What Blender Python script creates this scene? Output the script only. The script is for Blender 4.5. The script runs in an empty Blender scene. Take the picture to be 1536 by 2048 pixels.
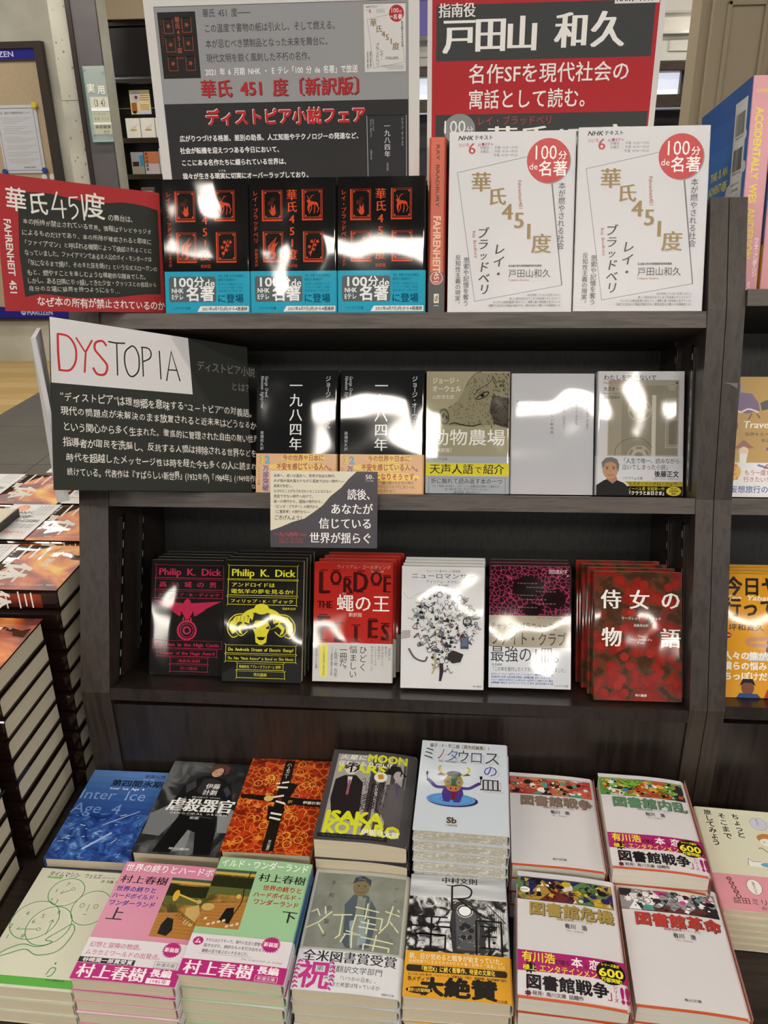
import bpy, bmesh, math, random
from mathutils import Vector, Matrix

C = bpy.context.scene.collection
SC = bpy.context.scene
random.seed(7)

# ------------------------------------------------------------------ camera
cam_d = bpy.data.cameras.new('camera')
cam = bpy.data.objects.new('camera', cam_d); C.objects.link(cam); SC.camera = cam
cam_d.sensor_fit = 'VERTICAL'; cam_d.sensor_height = 24.0
cam_d.lens = 1652.6 / 2048 * 24.0
cam_d.clip_start = 0.02; cam_d.clip_end = 60
cam.matrix_world = Matrix(((0.9973297, -0.0138321, 0.0717086, 0.0),
                           (0.0713039, 0.3966826, -0.9151823, 0.0),
                           (-0.0157866, 0.9178516, 0.3966096, 1.5),
                           (0, 0, 0, 1)))
# ------------------------------------------------------------------ world / exposure
world = bpy.data.worlds.new('world'); SC.world = world; world.use_nodes = True
bg = world.node_tree.nodes['Background']
bg.inputs[0].default_value = (1.0, 0.985, 0.96, 1); bg.inputs[1].default_value = 0.40
SC.view_settings.view_transform = 'Standard'; SC.view_settings.look = 'None'
SC.view_settings.gamma = 1.0; SC.view_settings.use_curve_mapping = False
SC.view_settings.exposure = 0.14
LAMP_STRENGTH = 33.0          # emission of the ceiling lamp diffusers

# ------------------------------------------------------------------ materials
def lin(h):
    if not isinstance(h, str): return tuple(h)
    h = h.lstrip('#'); o = []
    for k in (0, 2, 4):
        v = int(h[k:k+2], 16) / 255
        o.append(v / 12.92 if v <= 0.04045 else ((v + 0.055) / 1.055) ** 2.4)
    return tuple(o)

MC = {}
def newmat(key):
    m = bpy.data.materials.new(key if isinstance(key, str) else '_'.join(str(k) for k in key)); m.use_nodes = True
    nt = m.node_tree; return m, nt, nt.nodes['Principled BSDF']

def coords(nt, scale=(1, 1, 1), loc=False):
    tc = nt.nodes.new('ShaderNodeTexCoord'); mp = nt.nodes.new('ShaderNodeMapping')
    mp.inputs['Scale'].default_value = scale
    if loc:
        oi = nt.nodes.new('ShaderNodeObjectInfo'); vm = nt.nodes.new('ShaderNodeVectorMath'); vm.operation = 'ADD'
        nt.links.new(tc.outputs['Object'], vm.inputs[0]); nt.links.new(oi.outputs['Location'], vm.inputs[1])
        nt.links.new(vm.outputs[0], mp.inputs['Vector'])
    else: nt.links.new(tc.outputs['Object'], mp.inputs['Vector'])
    return mp.outputs[0]

FIN = {'film': (0.05, 0.5, 0.10), 'semi': (0.28, 0.5, 0.05), 'paper': (0.62, 0.35, 0.0), 'matt': (0.85, 0.2, 0.0)}
def finish(nt, b, kind):
    r, s, bump = FIN[kind]
    b.inputs['Roughness'].default_value = r; b.inputs['Specular IOR Level'].default_value = s
    if bump:
        n = nt.nodes.new('ShaderNodeTexNoise'); n.inputs['Scale'].default_value = 12; n.inputs['Detail'].default_value = 0.8
        nt.links.new(coords(nt, (1, 0.75, 1), True), n.inputs['Vector'])
        bp = nt.nodes.new('ShaderNodeBump'); bp.inputs['Strength'].default_value = bump * 3.0; bp.inputs['Distance'].default_value = 0.012
        nt.links.new(n.outputs['Fac'], bp.inputs['Height']); nt.links.new(bp.outputs[0], b.inputs['Normal'])

def M(col, kind='film'):
    """flat colour stock with a print finish"""
    key = ('flat', col, kind)
    if key not in MC:
        m, nt, b = newmat(key); b.inputs['Base Color'].default_value = (*lin(col), 1); finish(nt, b, kind); MC[key] = m
    return MC[key]

def ramp(nt, src, stops, interp='LINEAR'):
    r = nt.nodes.new('ShaderNodeValToRGB'); r.color_ramp.interpolation = interp; e = r.color_ramp.elements
    while len(e) < len(stops): e.new(0.5)
    for el, (p, c) in zip(e, stops): el.position = p; el.color = (*lin(c), 1)
    nt.links.new(src, r.inputs[0]); return r.outputs[0]

def art(key, kind, stops, scale, fin='film', interp='LINEAR', stretch=(1, 1, 1), dist=0.0, detail=4, loc=False):
    """printed picture: a procedural pattern through a colour ramp"""
    if key in MC: return MC[key]
    m, nt, b = newmat(key)
    v = coords(nt, stretch, loc)
    if kind == 'noise':
        t = nt.nodes.new('ShaderNodeTexNoise'); t.inputs['Scale'].default_value = scale
        t.inputs['Detail'].default_value = detail; t.inputs['Distortion'].default_value = dist; out = t.outputs['Fac']
    elif kind == 'cell':
        t = nt.nodes.new('ShaderNodeTexVoronoi'); t.inputs['Scale'].default_value = scale; out = t.outputs['Distance']
    elif kind == 'edge':
        t = nt.nodes.new('ShaderNodeTexVoronoi'); t.feature = 'DISTANCE_TO_EDGE'; t.inputs['Scale'].default_value = scale; out = t.outputs['Distance']
    elif kind == 'patch':
        t = nt.nodes.new('ShaderNodeTexVoronoi'); t.inputs['Scale'].default_value = scale
        s = nt.nodes.new('ShaderNodeSeparateColor'); nt.links.new(t.outputs['Color'], s.inputs[0]); out = s.outputs[0]
    elif kind == 'wave':
        t = nt.nodes.new('ShaderNodeTexWave'); t.inputs['Scale'].default_value = scale
        t.inputs['Distortion'].default_value = dist; t.inputs['Detail'].default_value = detail; out = t.outputs['Fac']
    nt.links.new(v, t.inputs['Vector'])
    nt.links.new(ramp(nt, out, stops, interp), b.inputs['Base Color'])
    finish(nt, b, fin); MC[key] = m
    return m

def wood(key, c0, c1, stretch, rough=0.38, scale=9, spec=0.45):
    if key in MC: return MC[key]
    m, nt, b = newmat(key)
    n = nt.nodes.new('ShaderNodeTexNoise'); n.inputs['Scale'].default_value = scale; n.inputs['Detail'].default_value = 7
    n.inputs['Roughness'].default_value = 0.65
    nt.links.new(coords(nt, stretch), n.inputs['Vector'])
    nt.links.new(ramp(nt, n.outputs['Fac'], [(0.32, c0), (0.5, c1), (0.62, c0), (0.75, c1)]), b.inputs['Base Color'])
    b.inputs['Roughness'].default_value = rough; b.inputs['Specular IOR Level'].default_value = spec
    bp = nt.nodes.new('ShaderNodeBump'); bp.inputs['Strength'].default_value = 0.12; bp.inputs['Distance'].default_value = 0.001
    nt.links.new(n.outputs['Fac'], bp.inputs['Height']); nt.links.new(bp.outputs[0], b.inputs['Normal'])
    MC[key] = m; return m

def pages_mat(key, c0, c1):
    if key in MC: return MC[key]
    m, nt, b = newmat(key)
    n = nt.nodes.new('ShaderNodeTexNoise'); n.inputs['Scale'].default_value = 30; n.inputs['Detail'].default_value = 3
    nt.links.new(coords(nt, (0.15, 0.15, 90)), n.inputs['Vector'])
    nt.links.new(ramp(nt, n.outputs['Fac'], [(0.3, c0), (0.6, c1)]), b.inputs['Base Color'])
    b.inputs['Roughness'].default_value = 0.8; b.inputs['Specular IOR Level'].default_value = 0.2
    MC[key] = m; return m
PG_CREAM = pages_mat('cream paper edges', '#b5aa90', '#d2c8b0')
PG_WHITE = pages_mat('white paper edges', '#b9b5a8', '#dcd8cc')
WRAP = art('shrink wrapped paper edges', 'noise', [(0.35, '#a9a698'), (0.58, '#bdbaac'), (0.66, '#e6e5de'), (0.72, '#b3b0a3')], 160, 'film', dist=1.5, detail=4, stretch=(1, 1, 2))  # palest ramp stop paints the wrap's glints into the colour
PG_HARD = pages_mat('ivory paper edges', '#c4bb9f', '#ddd5bd')

def metal(key, col, rough):
    m, nt, b = newmat(key); b.inputs['Base Color'].default_value = (*lin(col), 1)
    b.inputs['Metallic'].default_value = 1; b.inputs['Roughness'].default_value = rough; return m
def emit(key, col, s):
    m, nt, b = newmat(key); b.inputs['Base Color'].default_value = (*lin(col), 1)
    b.inputs['Emission Color'].default_value = (*lin(col), 1); b.inputs['Emission Strength'].default_value = s; return m

# ------------------------------------------------------------------ object helpers
def link_mesh(name, verts, faces, mats, parent=None, fm=None, smooth=False):
    me = bpy.data.meshes.new(name); me.from_pydata([tuple(v) for v in verts], [], faces)
    for m in (mats if isinstance(mats, (list, tuple)) else [mats]): me.materials.append(m)
    if fm: me.polygons.foreach_set('material_index', fm)
    if smooth: me.polygons.foreach_set('use_smooth', [True] * len(me.polygons))
    me.update()
    o = bpy.data.objects.new(name, me); C.objects.link(o)
    if parent is not None: o.parent = parent
    return o

def tag(o, label=None, cat=None, group=None, kind=None):
    if label: o['label'] = label
    if cat: o['category'] = cat
    if group: o['group'] = group
    if kind: o['kind'] = kind
    return o

def empty(name, mtx=None, loc=None):
    o = bpy.data.objects.new(name, None); C.objects.link(o); o.empty_display_size = 0.02
    if loc is not None: mtx = Matrix.Translation(loc)
    if mtx is not None: o.matrix_world = mtx
    return o

def copy_tree(o, parent=None, skip=()):
    c = o.copy(); C.objects.link(c)
    if parent is not None: c.parent = parent
    for ch in o.children:
        if ch.name.split('.')[0] in skip: continue
        copy_tree(ch, c, skip)
    return c

def boxvf(x0, x1, y0, y1, z0, z1, V, F):
    b = len(V)
    V += [(x0, y0, z0), (x1, y0, z0), (x1, y1, z0), (x0, y1, z0), (x0, y0, z1), (x1, y0, z1), (x1, y1, z1), (x0, y1, z1)]
    F += [tuple(b + i for i in f) for f in ((3, 2, 1, 0), (4, 5, 6, 7), (0, 1, 5, 4), (1, 2, 6, 5), (2, 3, 7, 6), (3, 0, 4, 7))]

def box(name, x0, x1, y0, y1, z0, z1, mat, parent=None, bevel=0.0, org=True):
    """box with its origin at its base centre; bevelled edges when asked"""
    cx, cy, cz = ((x0 + x1) / 2, (y0 + y1) / 2, z0) if org else (0, 0, 0)
    V, F = [], []; boxvf(x0 - cx, x1 - cx, y0 - cy, y1 - cy, z0 - cz, z1 - cz, V, F)
    o = link_mesh(name, V, F, mat, parent)
    if bevel:
        bm = bmesh.new(); bm.from_mesh(o.data)
        bmesh.ops.bevel(bm, geom=bm.edges[:], offset=bevel, segments=2, affect='EDGES', profile=0.5)
        bm.to_mesh(o.data); bm.free()
    o.location = (cx, cy, cz)
    return o

def prism_x(name, prof, x0, x1, mat, parent=None):
    """profile in (y, z) extruded along x"""
    n = len(prof); V = [(x0, y, z) for y, z in prof] + [(x1, y, z) for y, z in prof]
    F = [tuple(range(n)), tuple(range(2 * n - 1, n - 1, -1))] + [(i, i + n, (i + 1) % n + n, (i + 1) % n) for i in range(n)]
    o = link_mesh(name, V, F, mat, parent)
    bm = bmesh.new(); bm.from_mesh(o.data); bmesh.ops.recalc_face_normals(bm, faces=bm.faces); bm.to_mesh(o.data); bm.free()
    return o

def cyl_vf(p0, p1, r, V, F, n=12):
    p0, p1 = Vector(p0), Vector(p1); d = (p1 - p0).normalized()
    a = d.orthogonal().normalized(); b = d.cross(a); s = len(V)
    for p in (p0, p1):
        for i in range(n):
            t = 2 * math.pi * i / n; V.append(tuple(p + a * math.cos(t) * r + b * math.sin(t) * r))
    F += [(s + i, s + (i + 1) % n, s + n + (i + 1) % n, s + n + i) for i in range(n)]
    F += [tuple(s + i for i in range(n))[::-1], tuple(s + n + i for i in range(n))]

# ------------------------------------------------------------------ glyphs: each character is meshed once, then laid out by hand
GL = {}
WANT = {}
def need(ch, hi): WANT[(ch, hi)] = 1
def bake_glyphs():
    todo = [k for k in WANT if k not in GL]
    if not todo: return
    made = []
    for ch, hi in todo:
        for body in (ch, ch + 'H'):
            cu = bpy.data.curves.new('glyph', 'FONT'); cu.body = body; cu.size = 1; cu.resolution_u = 2 if hi else 1
            ob = bpy.data.objects.new('glyph', cu); C.objects.link(ob); made.append(ob)
    dg = bpy.context.evaluated_depsgraph_get()
    for i, k in enumerate(todo):
        ma = bpy.data.meshes.new_from_object(made[2 * i].evaluated_get(dg), depsgraph=dg)
        mb = bpy.data.meshes.new_from_object(made[2 * i + 1].evaluated_get(dg), depsgraph=dg)
        adv = max((v.co.x for v in mb.vertices), default=1) - 0.653
        GL[k] = ([(v.co.x, v.co.y) for v in ma.vertices], [tuple(p.vertices) for p in ma.polygons], adv)
        bpy.data.meshes.remove(ma); bpy.data.meshes.remove(mb)
    for ob in made:
        cu = ob.data; bpy.data.objects.remove(ob); bpy.data.curves.remove(cu)

ROTV = set('ー〜…「」『』（）()〔〕［］《》―—-=～')
class Print:
    """flat printing laid on a sheet: x to the right, y down from the top-left corner, in millimetres of the design"""
    def __init__(s, dw, dh, W, H, mp, fin='film'):
        s.dw, s.dh, s.W, s.H, s.mp, s.fin = dw, dh, W, H, mp, fin
        s.V, s.F, s.fm, s.mats, s.z = [], [], [], [], 0.00006
        s.q = []; s.bend = None
    def mi(s, col, fin=None):
        m = col if isinstance(col, bpy.types.Material) else M(col, fin or s.fin)
        if m not in s.mats: s.mats.append(m)
        return s.mats.index(m)
    def put(s, pts, faces, col, fin=None):
        b = len(s.V); i = s.mi(col, fin); s.z += 0.000004
        for x, y in pts: s.V.append(s.mp(x / s.dw * s.W, (1 - y / s.dh) * s.H, s.z))
        for f in faces: s.F.append(tuple(b + k for k in f)); s.fm.append(i)
    def rect(s, x0, y0, x1, y1, col, nx=1, fin=None):
        pts = []; f = []
        for i in range(nx + 1):
            x = x0 + (x1 - x0) * i / nx; pts += [(x, y0), (x, y1)]
        for i in range(nx): f.append((2 * i + 1, 2 * i + 3, 2 * i + 2, 2 * i))
        s.put(pts, f, col, fin)
    def poly(s, pts, col, fin=None):
        from mathutils.geometry import tessellate_polygon
        t = tessellate_polygon([[Vector((x, y, 0)) for x, y in pts]])
        fs = []
        for a, b, c in t:
            (ax, ay), (bx, by), (cx, cy) = pts[a], pts[b], pts[c]
            ar = (bx - ax) * (cy - ay) - (by - ay) * (cx - ax)
            if abs(ar) < 1e-9: continue
            fs.append((a, c, b) if ar > 0 else (a, b, c))
        s.put(pts, fs, col, fin)
    def ell(s, cx, cy, rx, ry, col, n=28, rot=0, a0=0, a1=360):
        r = math.radians(rot); pts = []
        for i in range(n if a1 - a0 == 360 else n + 1):
            t = math.radians(a0 + (a1 - a0) * i / n); x, y = rx * math.cos(t), ry * math.sin(t)
            pts.append((cx + x * math.cos(r) - y * math.sin(r), cy + x * math.sin(r) + y * math.cos(r)))
        s.poly(pts, col)
    def line(s, pts, w, col, closed=False):
        if closed: pts = list(pts) + [pts[0], pts[1]]
        P = [Vector(p) for p in pts]; out = []; fs = []
        for i, p in enumerate(P):
            d = (P[min(i + 1, len(P) - 1)] - P[max(i - 1, 0)])
            if d.length < 1e-9: d = Vector((1, 0))
            if 0 < i < len(P) - 1:
                d1 = (P[i] - P[i-1]).normalized(); d2 = (P[i+1] - P[i]).normalized(); d = d1 + d2
                if d.length < 1e-3: d = d1
                d.normalize(); k = 1 / max(0.5, abs(d.dot(d1)))
            else: d.normalize(); k = 1
            n = Vector((-d.y, d.x)) * w / 2 * k
            out += [tuple(p + n), tuple(p - n)]
        for i in range(len(P) - 1): fs.append((2 * i, 2 * i + 2, 2 * i + 3, 2 * i + 1))
        fs = [f[::-1] for f in fs] if False else fs
        s.put(out, fs, col)
    def frame(s, x0, y0, x1, y1, w, col): s.line([(x0, y0), (x1, y0), (x1, y1), (x0, y1)], w, col, True)
    def ring(s, cx, cy, rx, ry, w, col, n=32, rot=0):
        r = math.radians(rot); pts = []
        for i in range(n):
            t = 2 * math.pi * i / n; x, y = rx * math.cos(t), ry * math.sin(t)
            pts.append((cx + x * math.cos(r) - y * math.sin(r), cy + x * math.sin(r) + y * math.cos(r)))
        s.line(pts, w, col, True)
    def curve(s, pts, w, col, closed=False, n=6):
        P = [Vector(p) for p in pts]; out = []; m = len(P)
        rng = range(m) if closed else range(m - 1)
        for i in rng:
            g = lambda k: P[k % m] if closed else P[max(0, min(m - 1, k))]
            p0, p1, p2, p3 = g(i-1), g(i), g(i+1), g(i+2)
            for j in range(n):
                t = j / n
                out.append(tuple(0.5 * ((2 * p1) + (p2 - p0) * t + (2 * p0 - 5 * p1 + 4 * p2 - p3) * t * t + (3 * p1 - p0 - 3 * p2 + p3) * t ** 3)))
        if not closed: out.append(tuple(P[-1]))
        s.line(out, w, col, closed)
    def star(s, cx, cy, r0, r1, n, col, rot=0):
        s.poly([(cx + (r0 if i % 2 else r1) * math.cos(math.pi * i / n + rot), cy + (r0 if i % 2 else r1) * math.sin(math.pi * i / n + rot)) for i in range(2 * n)], col)
    def t(s, txt, x, y, size, col, W=None, v=False, al='l', wt=0, mi=0, rot=0, skew=0, sp=1.0, sx=1.0, jit=0, fin=None):
        """queue text; (x, y) = left (or al) end on the centre line of the row, or top of the column when v;
        wt thickens all strokes, mi only the upright ones"""
        hi = size * s.H / s.dh > 0.0055
        for ch in txt:
            if ch not in ' 　': need(ch, hi)
        s.z += 0.000012
        s.q.append((txt, x, y, size, col, W, v, al, wt, mi, rot, skew, sp, sx, jit, hi, s.z, fin)); 
    def flush(s):
        bake_glyphs(); rnd = random.Random(3)
        for txt, x, y, size, col, W, v, al, wt, mi, rot, skew, sp, sx, jit, hi, z, fin in s.q:
            adv = [0.5 if c == ' ' else 1.0 if c == '　' else GL[(c, hi)][2] for c in txt]
            i = s.mi(col, fin); a = math.radians(rot); ca, sa = math.cos(a), math.sin(a)
            if v: tot = len(txt) * size * sp
            else: tot = sum(adv) * size * sp * sx
            if W:
                if v: sp *= W / tot
                else: sx *= W / tot
                tot = W
            off = {'l': 0, 'c': -tot / 2, 'r': -tot}[al]
            shifts = [(0, 0)]
            wt *= 0.6; mi *= 0.85
            if wt > 0.028: shifts = [(0, 0)] + [(wt * math.cos(q * math.pi / 4), wt * math.sin(q * math.pi / 4)) for q in range(8)]
            elif wt: shifts = [(-wt, -wt), (wt, wt), (-wt, wt), (wt, -wt)]
            elif mi: shifts = [(-mi, 0), (mi, 0)] if mi < 0.02 else [(-mi, 0), (0, 0), (mi, 0)]
            pen = off
            for c, ad in zip(txt, adv):
                if c in ' 　': pen += (size * sp if v else ad * size * sp * sx); continue
                gv, gf, _ = GL[(c, hi)]
                jr = rnd.uniform(-jit, jit) if jit else 0; js = 1 + (rnd.uniform(-jit, jit) * 0.9 if jit else 0); jy = (rnd.uniform(-jit, jit) * size * 0.5) if jit else 0
                cj, sj = math.cos(jr), math.sin(jr)
                rv = v and c in ROTV
                for k, (dx, dy) in enumerate(shifts):
                    pts = []
                    for gx, gy in gv:
                        gx += dx; gy += dy
                        if rv: gx, gy = (gy - 0.36) + 0.5, 0.36 - (gx - 0.5)
                        if v and c in '。、': gx += 0.55; gy += 0.5
                        if v and ord(c) < 128: gx += (1 - ad) / 2
                        ux = (gx - 0.5) * size; uy = (gy - 0.36) * size
                        ux += uy * skew
                        if jit: ux, uy = (ux * cj - uy * sj) * js, (ux * sj + uy * cj) * js
                        if v: lx, ly = x + ux * (sx if not rv else 1), y + pen + size * sp / 2 - uy; pts.append((lx, ly))
                        else:
                            lx = pen + (ux + 0.5 * size) * sx; ly = uy + jy
                            pts.append((x + lx * ca - ly * sa, y - (lx * sa + ly * ca)))
                    b = len(s.V); zz = z + k * 0.000002
                    for px, py in pts: s.V.append(s.mp(px / s.dw * s.W, (1 - py / s.dh) * s.H, zz))
                    for f in gf: s.F.append(tuple(b + q for q in f)); s.fm.append(i)
                pen += size * sp if v else ad * size * sp * sx
        s.q = []
    def build(s, name, parent):
        s.flush()
        if not s.F: return None
        o = link_mesh(name, s.V, s.F, s.mats, parent, s.fm)
        if s.bend:
            w, cuts, fn = s.bend; bm = bmesh.new(); bm.from_mesh(o.data)
            for cx in cuts: bmesh.ops.bisect_plane(bm, geom=bm.verts[:] + bm.edges[:] + bm.faces[:], dist=1e-7, plane_co=(cx, 0, 0), plane_no=(1, 0, 0))
            for v in bm.verts: v.co.z -= fn(v.co.x)
            bm.to_mesh(o.data); bm.free()
        return o

# ------------------------------------------------------------------ books
def ext_y(outer, inner, y0, y1, V, F):
    """a sheet with thickness between two open profiles in (x, z), extruded along y"""
    n = len(outer); b = len(V)
    for y in (y0, y1):
        V += [(x, y, z) for x, z in outer]; V += [(x, y, z) for x, z in inner]
    o0, i0, o1, i1 = b, b + n, b + 2 * n, b + 3 * n
    for k in range(n - 1):
        F.append((o0 + k, o0 + k + 1, o1 + k + 1, o1 + k)); F.append((i0 + k + 1, i0 + k, i1 + k, i1 + k + 1))
        F.append((o0 + k + 1, o0 + k, i0 + k, i0 + k + 1)); F.append((o1 + k, o1 + k + 1, i1 + k + 1, i1 + k))
    F.append((o0, o1, i1, i0)); F.append((o0 + n - 1, i0 + n - 1, i1 + n - 1, o1 + n - 1))

def shell(w, T, side, g, bow, r):
    """jacket profile grown outwards by g: front cover, rounded spine, back cover; bow sinks the front towards the spine"""
    x0, x1, z0, z1 = -w / 2, w / 2 + g, -g, T + g; r = r + g; pts = []
    for k in range(9):
        x = x0 + (x1 - r - x0) * k / 8; pts.append((x, z1 - bw(x, w, bow)))
    zb = bw(x1 - r, w, bow)
    for k in range(1, 6):
        t = math.pi / 2 * k / 5; pts.append((x1 - r + r * math.sin(t), z1 - zb - r + r * math.cos(t)))
    for k in range(0, 5):
        t = math.pi / 2 * k / 4; pts.append((x1 - r + r * math.cos(t), z0 + r - r * math.sin(t)))
    pts.append((x0, z0))
    return [(x * side, z) for x, z in pts]
def bw(x, w, bow):
    s = max(0.0, (x / w + 0.5 - 0.45) / 0.55); return bow * s * s

def frame_mtx(o, u, v, n):
    m = Matrix.Identity(4)
    for i in range(3): m[i][0], m[i][1], m[i][2], m[i][3] = u[i], v[i], n[i], o[i]
    return m

BOOKS = []
def book(name, label, mtx, w, h, T, cover, side=1, fin='film', pages=PG_CREAM, design=(106, 157), front=None, obi=None, bow=0.0,
         r=0.0025, spine=None, inner=None, group=None, cat='book', back=None, hard=False):
    """side: +1 spine on the right of the front cover (Japanese setting), -1 on the left"""
    e = empty(name, mtx); tag(e, label, cat, group)
    ct = 0.0022 if hard else 0.00035; j0 = 0.0 if not inner else inner[1]
    cm = M(cover, fin) if isinstance(cover, str) else cover
    r = min(r, T * 0.35)
    def sheet(nm, g_out, g_in, y0, y1, mat, par, ww=w):
        V, F = [], []
        a = shell(ww, T, side, g_out, bow, r); b = shell(ww, T, side, g_in, bow, r)
        if side < 0: a, b = a[::-1], b[::-1]
        ext_y(a, b, y0, y1, V, F)
        return link_mesh(nm, V, F, mat, par)
    sheet('cover', 0.0, -ct, j0, h, cm, e)
    if inner: sheet('inner_cover', -ct - 0.00005, -ct - 0.0004, 0.0, h - 0.004, M(inner[0], 'semi'), e, w - 0.001)
    # page block
    ins = 0.0035 if hard else 0.0012; pt = ct + (0.0005 if inner else 0.00005)
    prof = [(-w / 2 + ins, pt)]
    for k in range(9):
        x = -w / 2 + ins + (w - ins - 0.0025) * k / 8; prof.append((x, T - pt - bw(x, w, bow)))
    prof.append((w / 2 - 0.0025, pt)); prof = [(x * side, z) for x, z in prof]
    n = len(prof); y0, y1 = ins * 0.7 + (0.0 if not hard else 0.001), (h - ins * 0.7 if hard else h + 0.0001)
    V = [(x, y0, z) for x, z in prof] + [(x, y1, z) for x, z in prof]
    F = [tuple(range(n)), tuple(range(2 * n - 1, n - 1, -1))] + [(i, i + n, (i + 1) % n + n, (i + 1) % n) for i in range(n)]
    if side < 0: F = [f[::-1] for f in F]
    link_mesh('page_block', V, F, pages, e)
    bend = (w, [side * (-w / 2 + (w - r) * k / 8) for k in range(1, 9)], lambda x: bw(x * side, w, bow)) if bow else None
    if front:
        p = Print(*design, w, h, lambda x, y, z: (x - w / 2, y, T + z), fin); p.bend = bend; front(p); p.build('cover_print', e)
    if spine:
        if side > 0: mp = lambda x, y, z: (w / 2 + z, y, T - x)
        else: mp = lambda x, y, z: (-w / 2 - z, y, x)
        p = Print(T * 1000, design[1], T, h, mp, fin); spine(p); p.build('spine_print', e)
    if back:
        p = Print(*design, w, h, lambda x, y, z: (w / 2 - x, y, -z), fin); back(p); p.build('back_print', e)
    if obi:
        oh, omat, ofn = obi[:3]; ofin = obi[3] if len(obi) > 3 else fin
        om = M(omat, ofin) if isinstance(omat, str) else omat; oh_m = oh / design[1] * h; y0o = 0.0002 + (j0 if inner else 0)
        ob = sheet('paper_band', 0.0008, 0.0003, y0o, oh_m, om, e)
        if ofn:
            p = Print(design[0], oh, w, oh_m, lambda x, y, z: (x - w / 2, y, T + 0.0008 + z), ofin); p.bend = bend; ofn(p); p.build('band_print', ob)
    BOOKS.append(e); e['T'] = T
    return e

def on_shelf(row, x, yb, lean, T, rot=0.0, lift=0.0):
    """frame of a book leaning on a tilted shelf: (x, yb) is the bottom edge of its front cover"""
    l = math.radians(lean); a = math.radians(rot); fy, fz, tl = ROWS[row]
    u = Vector((math.cos(a), math.sin(a), 0)); b = Vector((-math.sin(a), math.cos(a), 0))
    n = -b * math.cos(l) + Vector((0, 0, math.sin(l))); v = b * math.sin(l) + Vector((0, 0, math.cos(l)))
    zb = fz - (yb - fy) * math.tan(tl) + 0.0012
    up = max(0.0, T * (math.sin(l) - math.cos(l) * math.tan(tl)))
    P = Vector((x, yb, zb + up + lift))
    return frame_mtx(P - n * T, u, v, n)

ROWS = {1: (1.0, 1.327, math.radians(20)), 2: (0.945, 1.114, math.radians(21)), 3: (0.855, 0.874, math.radians(14)),
        4: (1.0, 1.352, math.radians(20))}
ORD = ['topmost', 'second from the top', 'third from the top', 'fourth from the top', 'fifth from the top', 'sixth from the top',
       'seventh from the top', 'eighth from the top', 'ninth from the top', 'tenth from the top', 'eleventh from the top']
ORB = ['front', 'second', 'third', 'fourth', 'fifth']

def behind(e, n, row, what, lean=23, skip=('cover_print', 'paper_band'), dx=0.0012, dz=0.0):
    """further copies behind a front book"""
    T = e['T']; tl = ROWS[row][2]; nv = e.matrix_world.to_3x3().col[2]
    d = Vector((0, math.cos(tl), -math.sin(tl))); step = (T + 0.0013) / abs(d.dot(nv))
    for k in range(1, n + 1):
        c = copy_tree(e, None, skip)
        c.matrix_world = Matrix.Translation(d * step * k + Vector((dx * k + random.uniform(-.0008, .0008), 0, 0))) @ e.matrix_world
        c['label'] = what % ORB[k]

def under(e, n, what, gap=0.0012, jx=0.0012, jy=0.001, jr=0.6, skip=('cover_print', 'band_print')):
    T = e['T']
    for k in range(1, n + 1):
        c = copy_tree(e, None, skip if k > 1 else [q for q in skip if q != 'band_print'])
        p = e.matrix_world.to_translation()
        r = Matrix.Rotation(math.radians(random.uniform(-jr, jr)), 4, 'Z')
        c.matrix_world = Matrix.Translation(Vector((random.uniform(-jx, jx), random.uniform(-jy, jy), -(T + gap) * k)) + p) @ r @ Matrix.Translation(-p) @ e.matrix_world
        c['label'] = what % ORD[k]
# ================================================================== SETTING
DKW_V = wood('dark laminate upright grain', '#261f1b', '#3a312b', (9, 9, 0.7))
DKW_H = wood('dark laminate level grain', '#2d2622', '#4d443e', (0.7, 9, 9))
DKW_P = wood('dark laminate panel', '#1c1613', '#2b2320', (8, 8, 0.6), rough=0.3)
DKW_B = wood('near black back panel', '#171716', '#272726', (14, 14, 0.8), rough=0.5)
TABLE = wood('dark table top', '#241e1a', '#342c27', (0.8, 9, 9), rough=0.32)
def concrete():
    m, nt, b = newmat('fair faced concrete')
    n = nt.nodes.new('ShaderNodeTexNoise'); n.inputs['Scale'].default_value = 1.6; n.inputs['Detail'].default_value = 9
    nt.links.new(coords(nt), n.inputs['Vector'])
    nt.links.new(ramp(nt, n.outputs['Fac'], [(0.32, '#8f8e80'), (0.5, '#b3b2a4'), (0.7, '#c9c8bc')]), b.inputs['Base Color'])
    v = nt.nodes.new('ShaderNodeTexVoronoi'); v.inputs['Scale'].default_value = 9
    nt.links.new(coords(nt), v.inputs['Vector'])
    bp = nt.nodes.new('ShaderNodeBump'); bp.inputs['Strength'].default_value = 0.4; bp.inputs['Distance'].default_value = 0.01
    nt.links.new(v.outputs['Distance'], bp.inputs['Height']); nt.links.new(bp.outputs[0], b.inputs['Normal'])
    b.inputs['Roughness'].default_value = 0.75; return m
CONC = concrete()
WHITE_P = M('#c9c6bd', 'matt'); BEIGE = M('#a3967f', 'matt')

def struct(o): o['kind'] = 'structure'; return o
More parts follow.
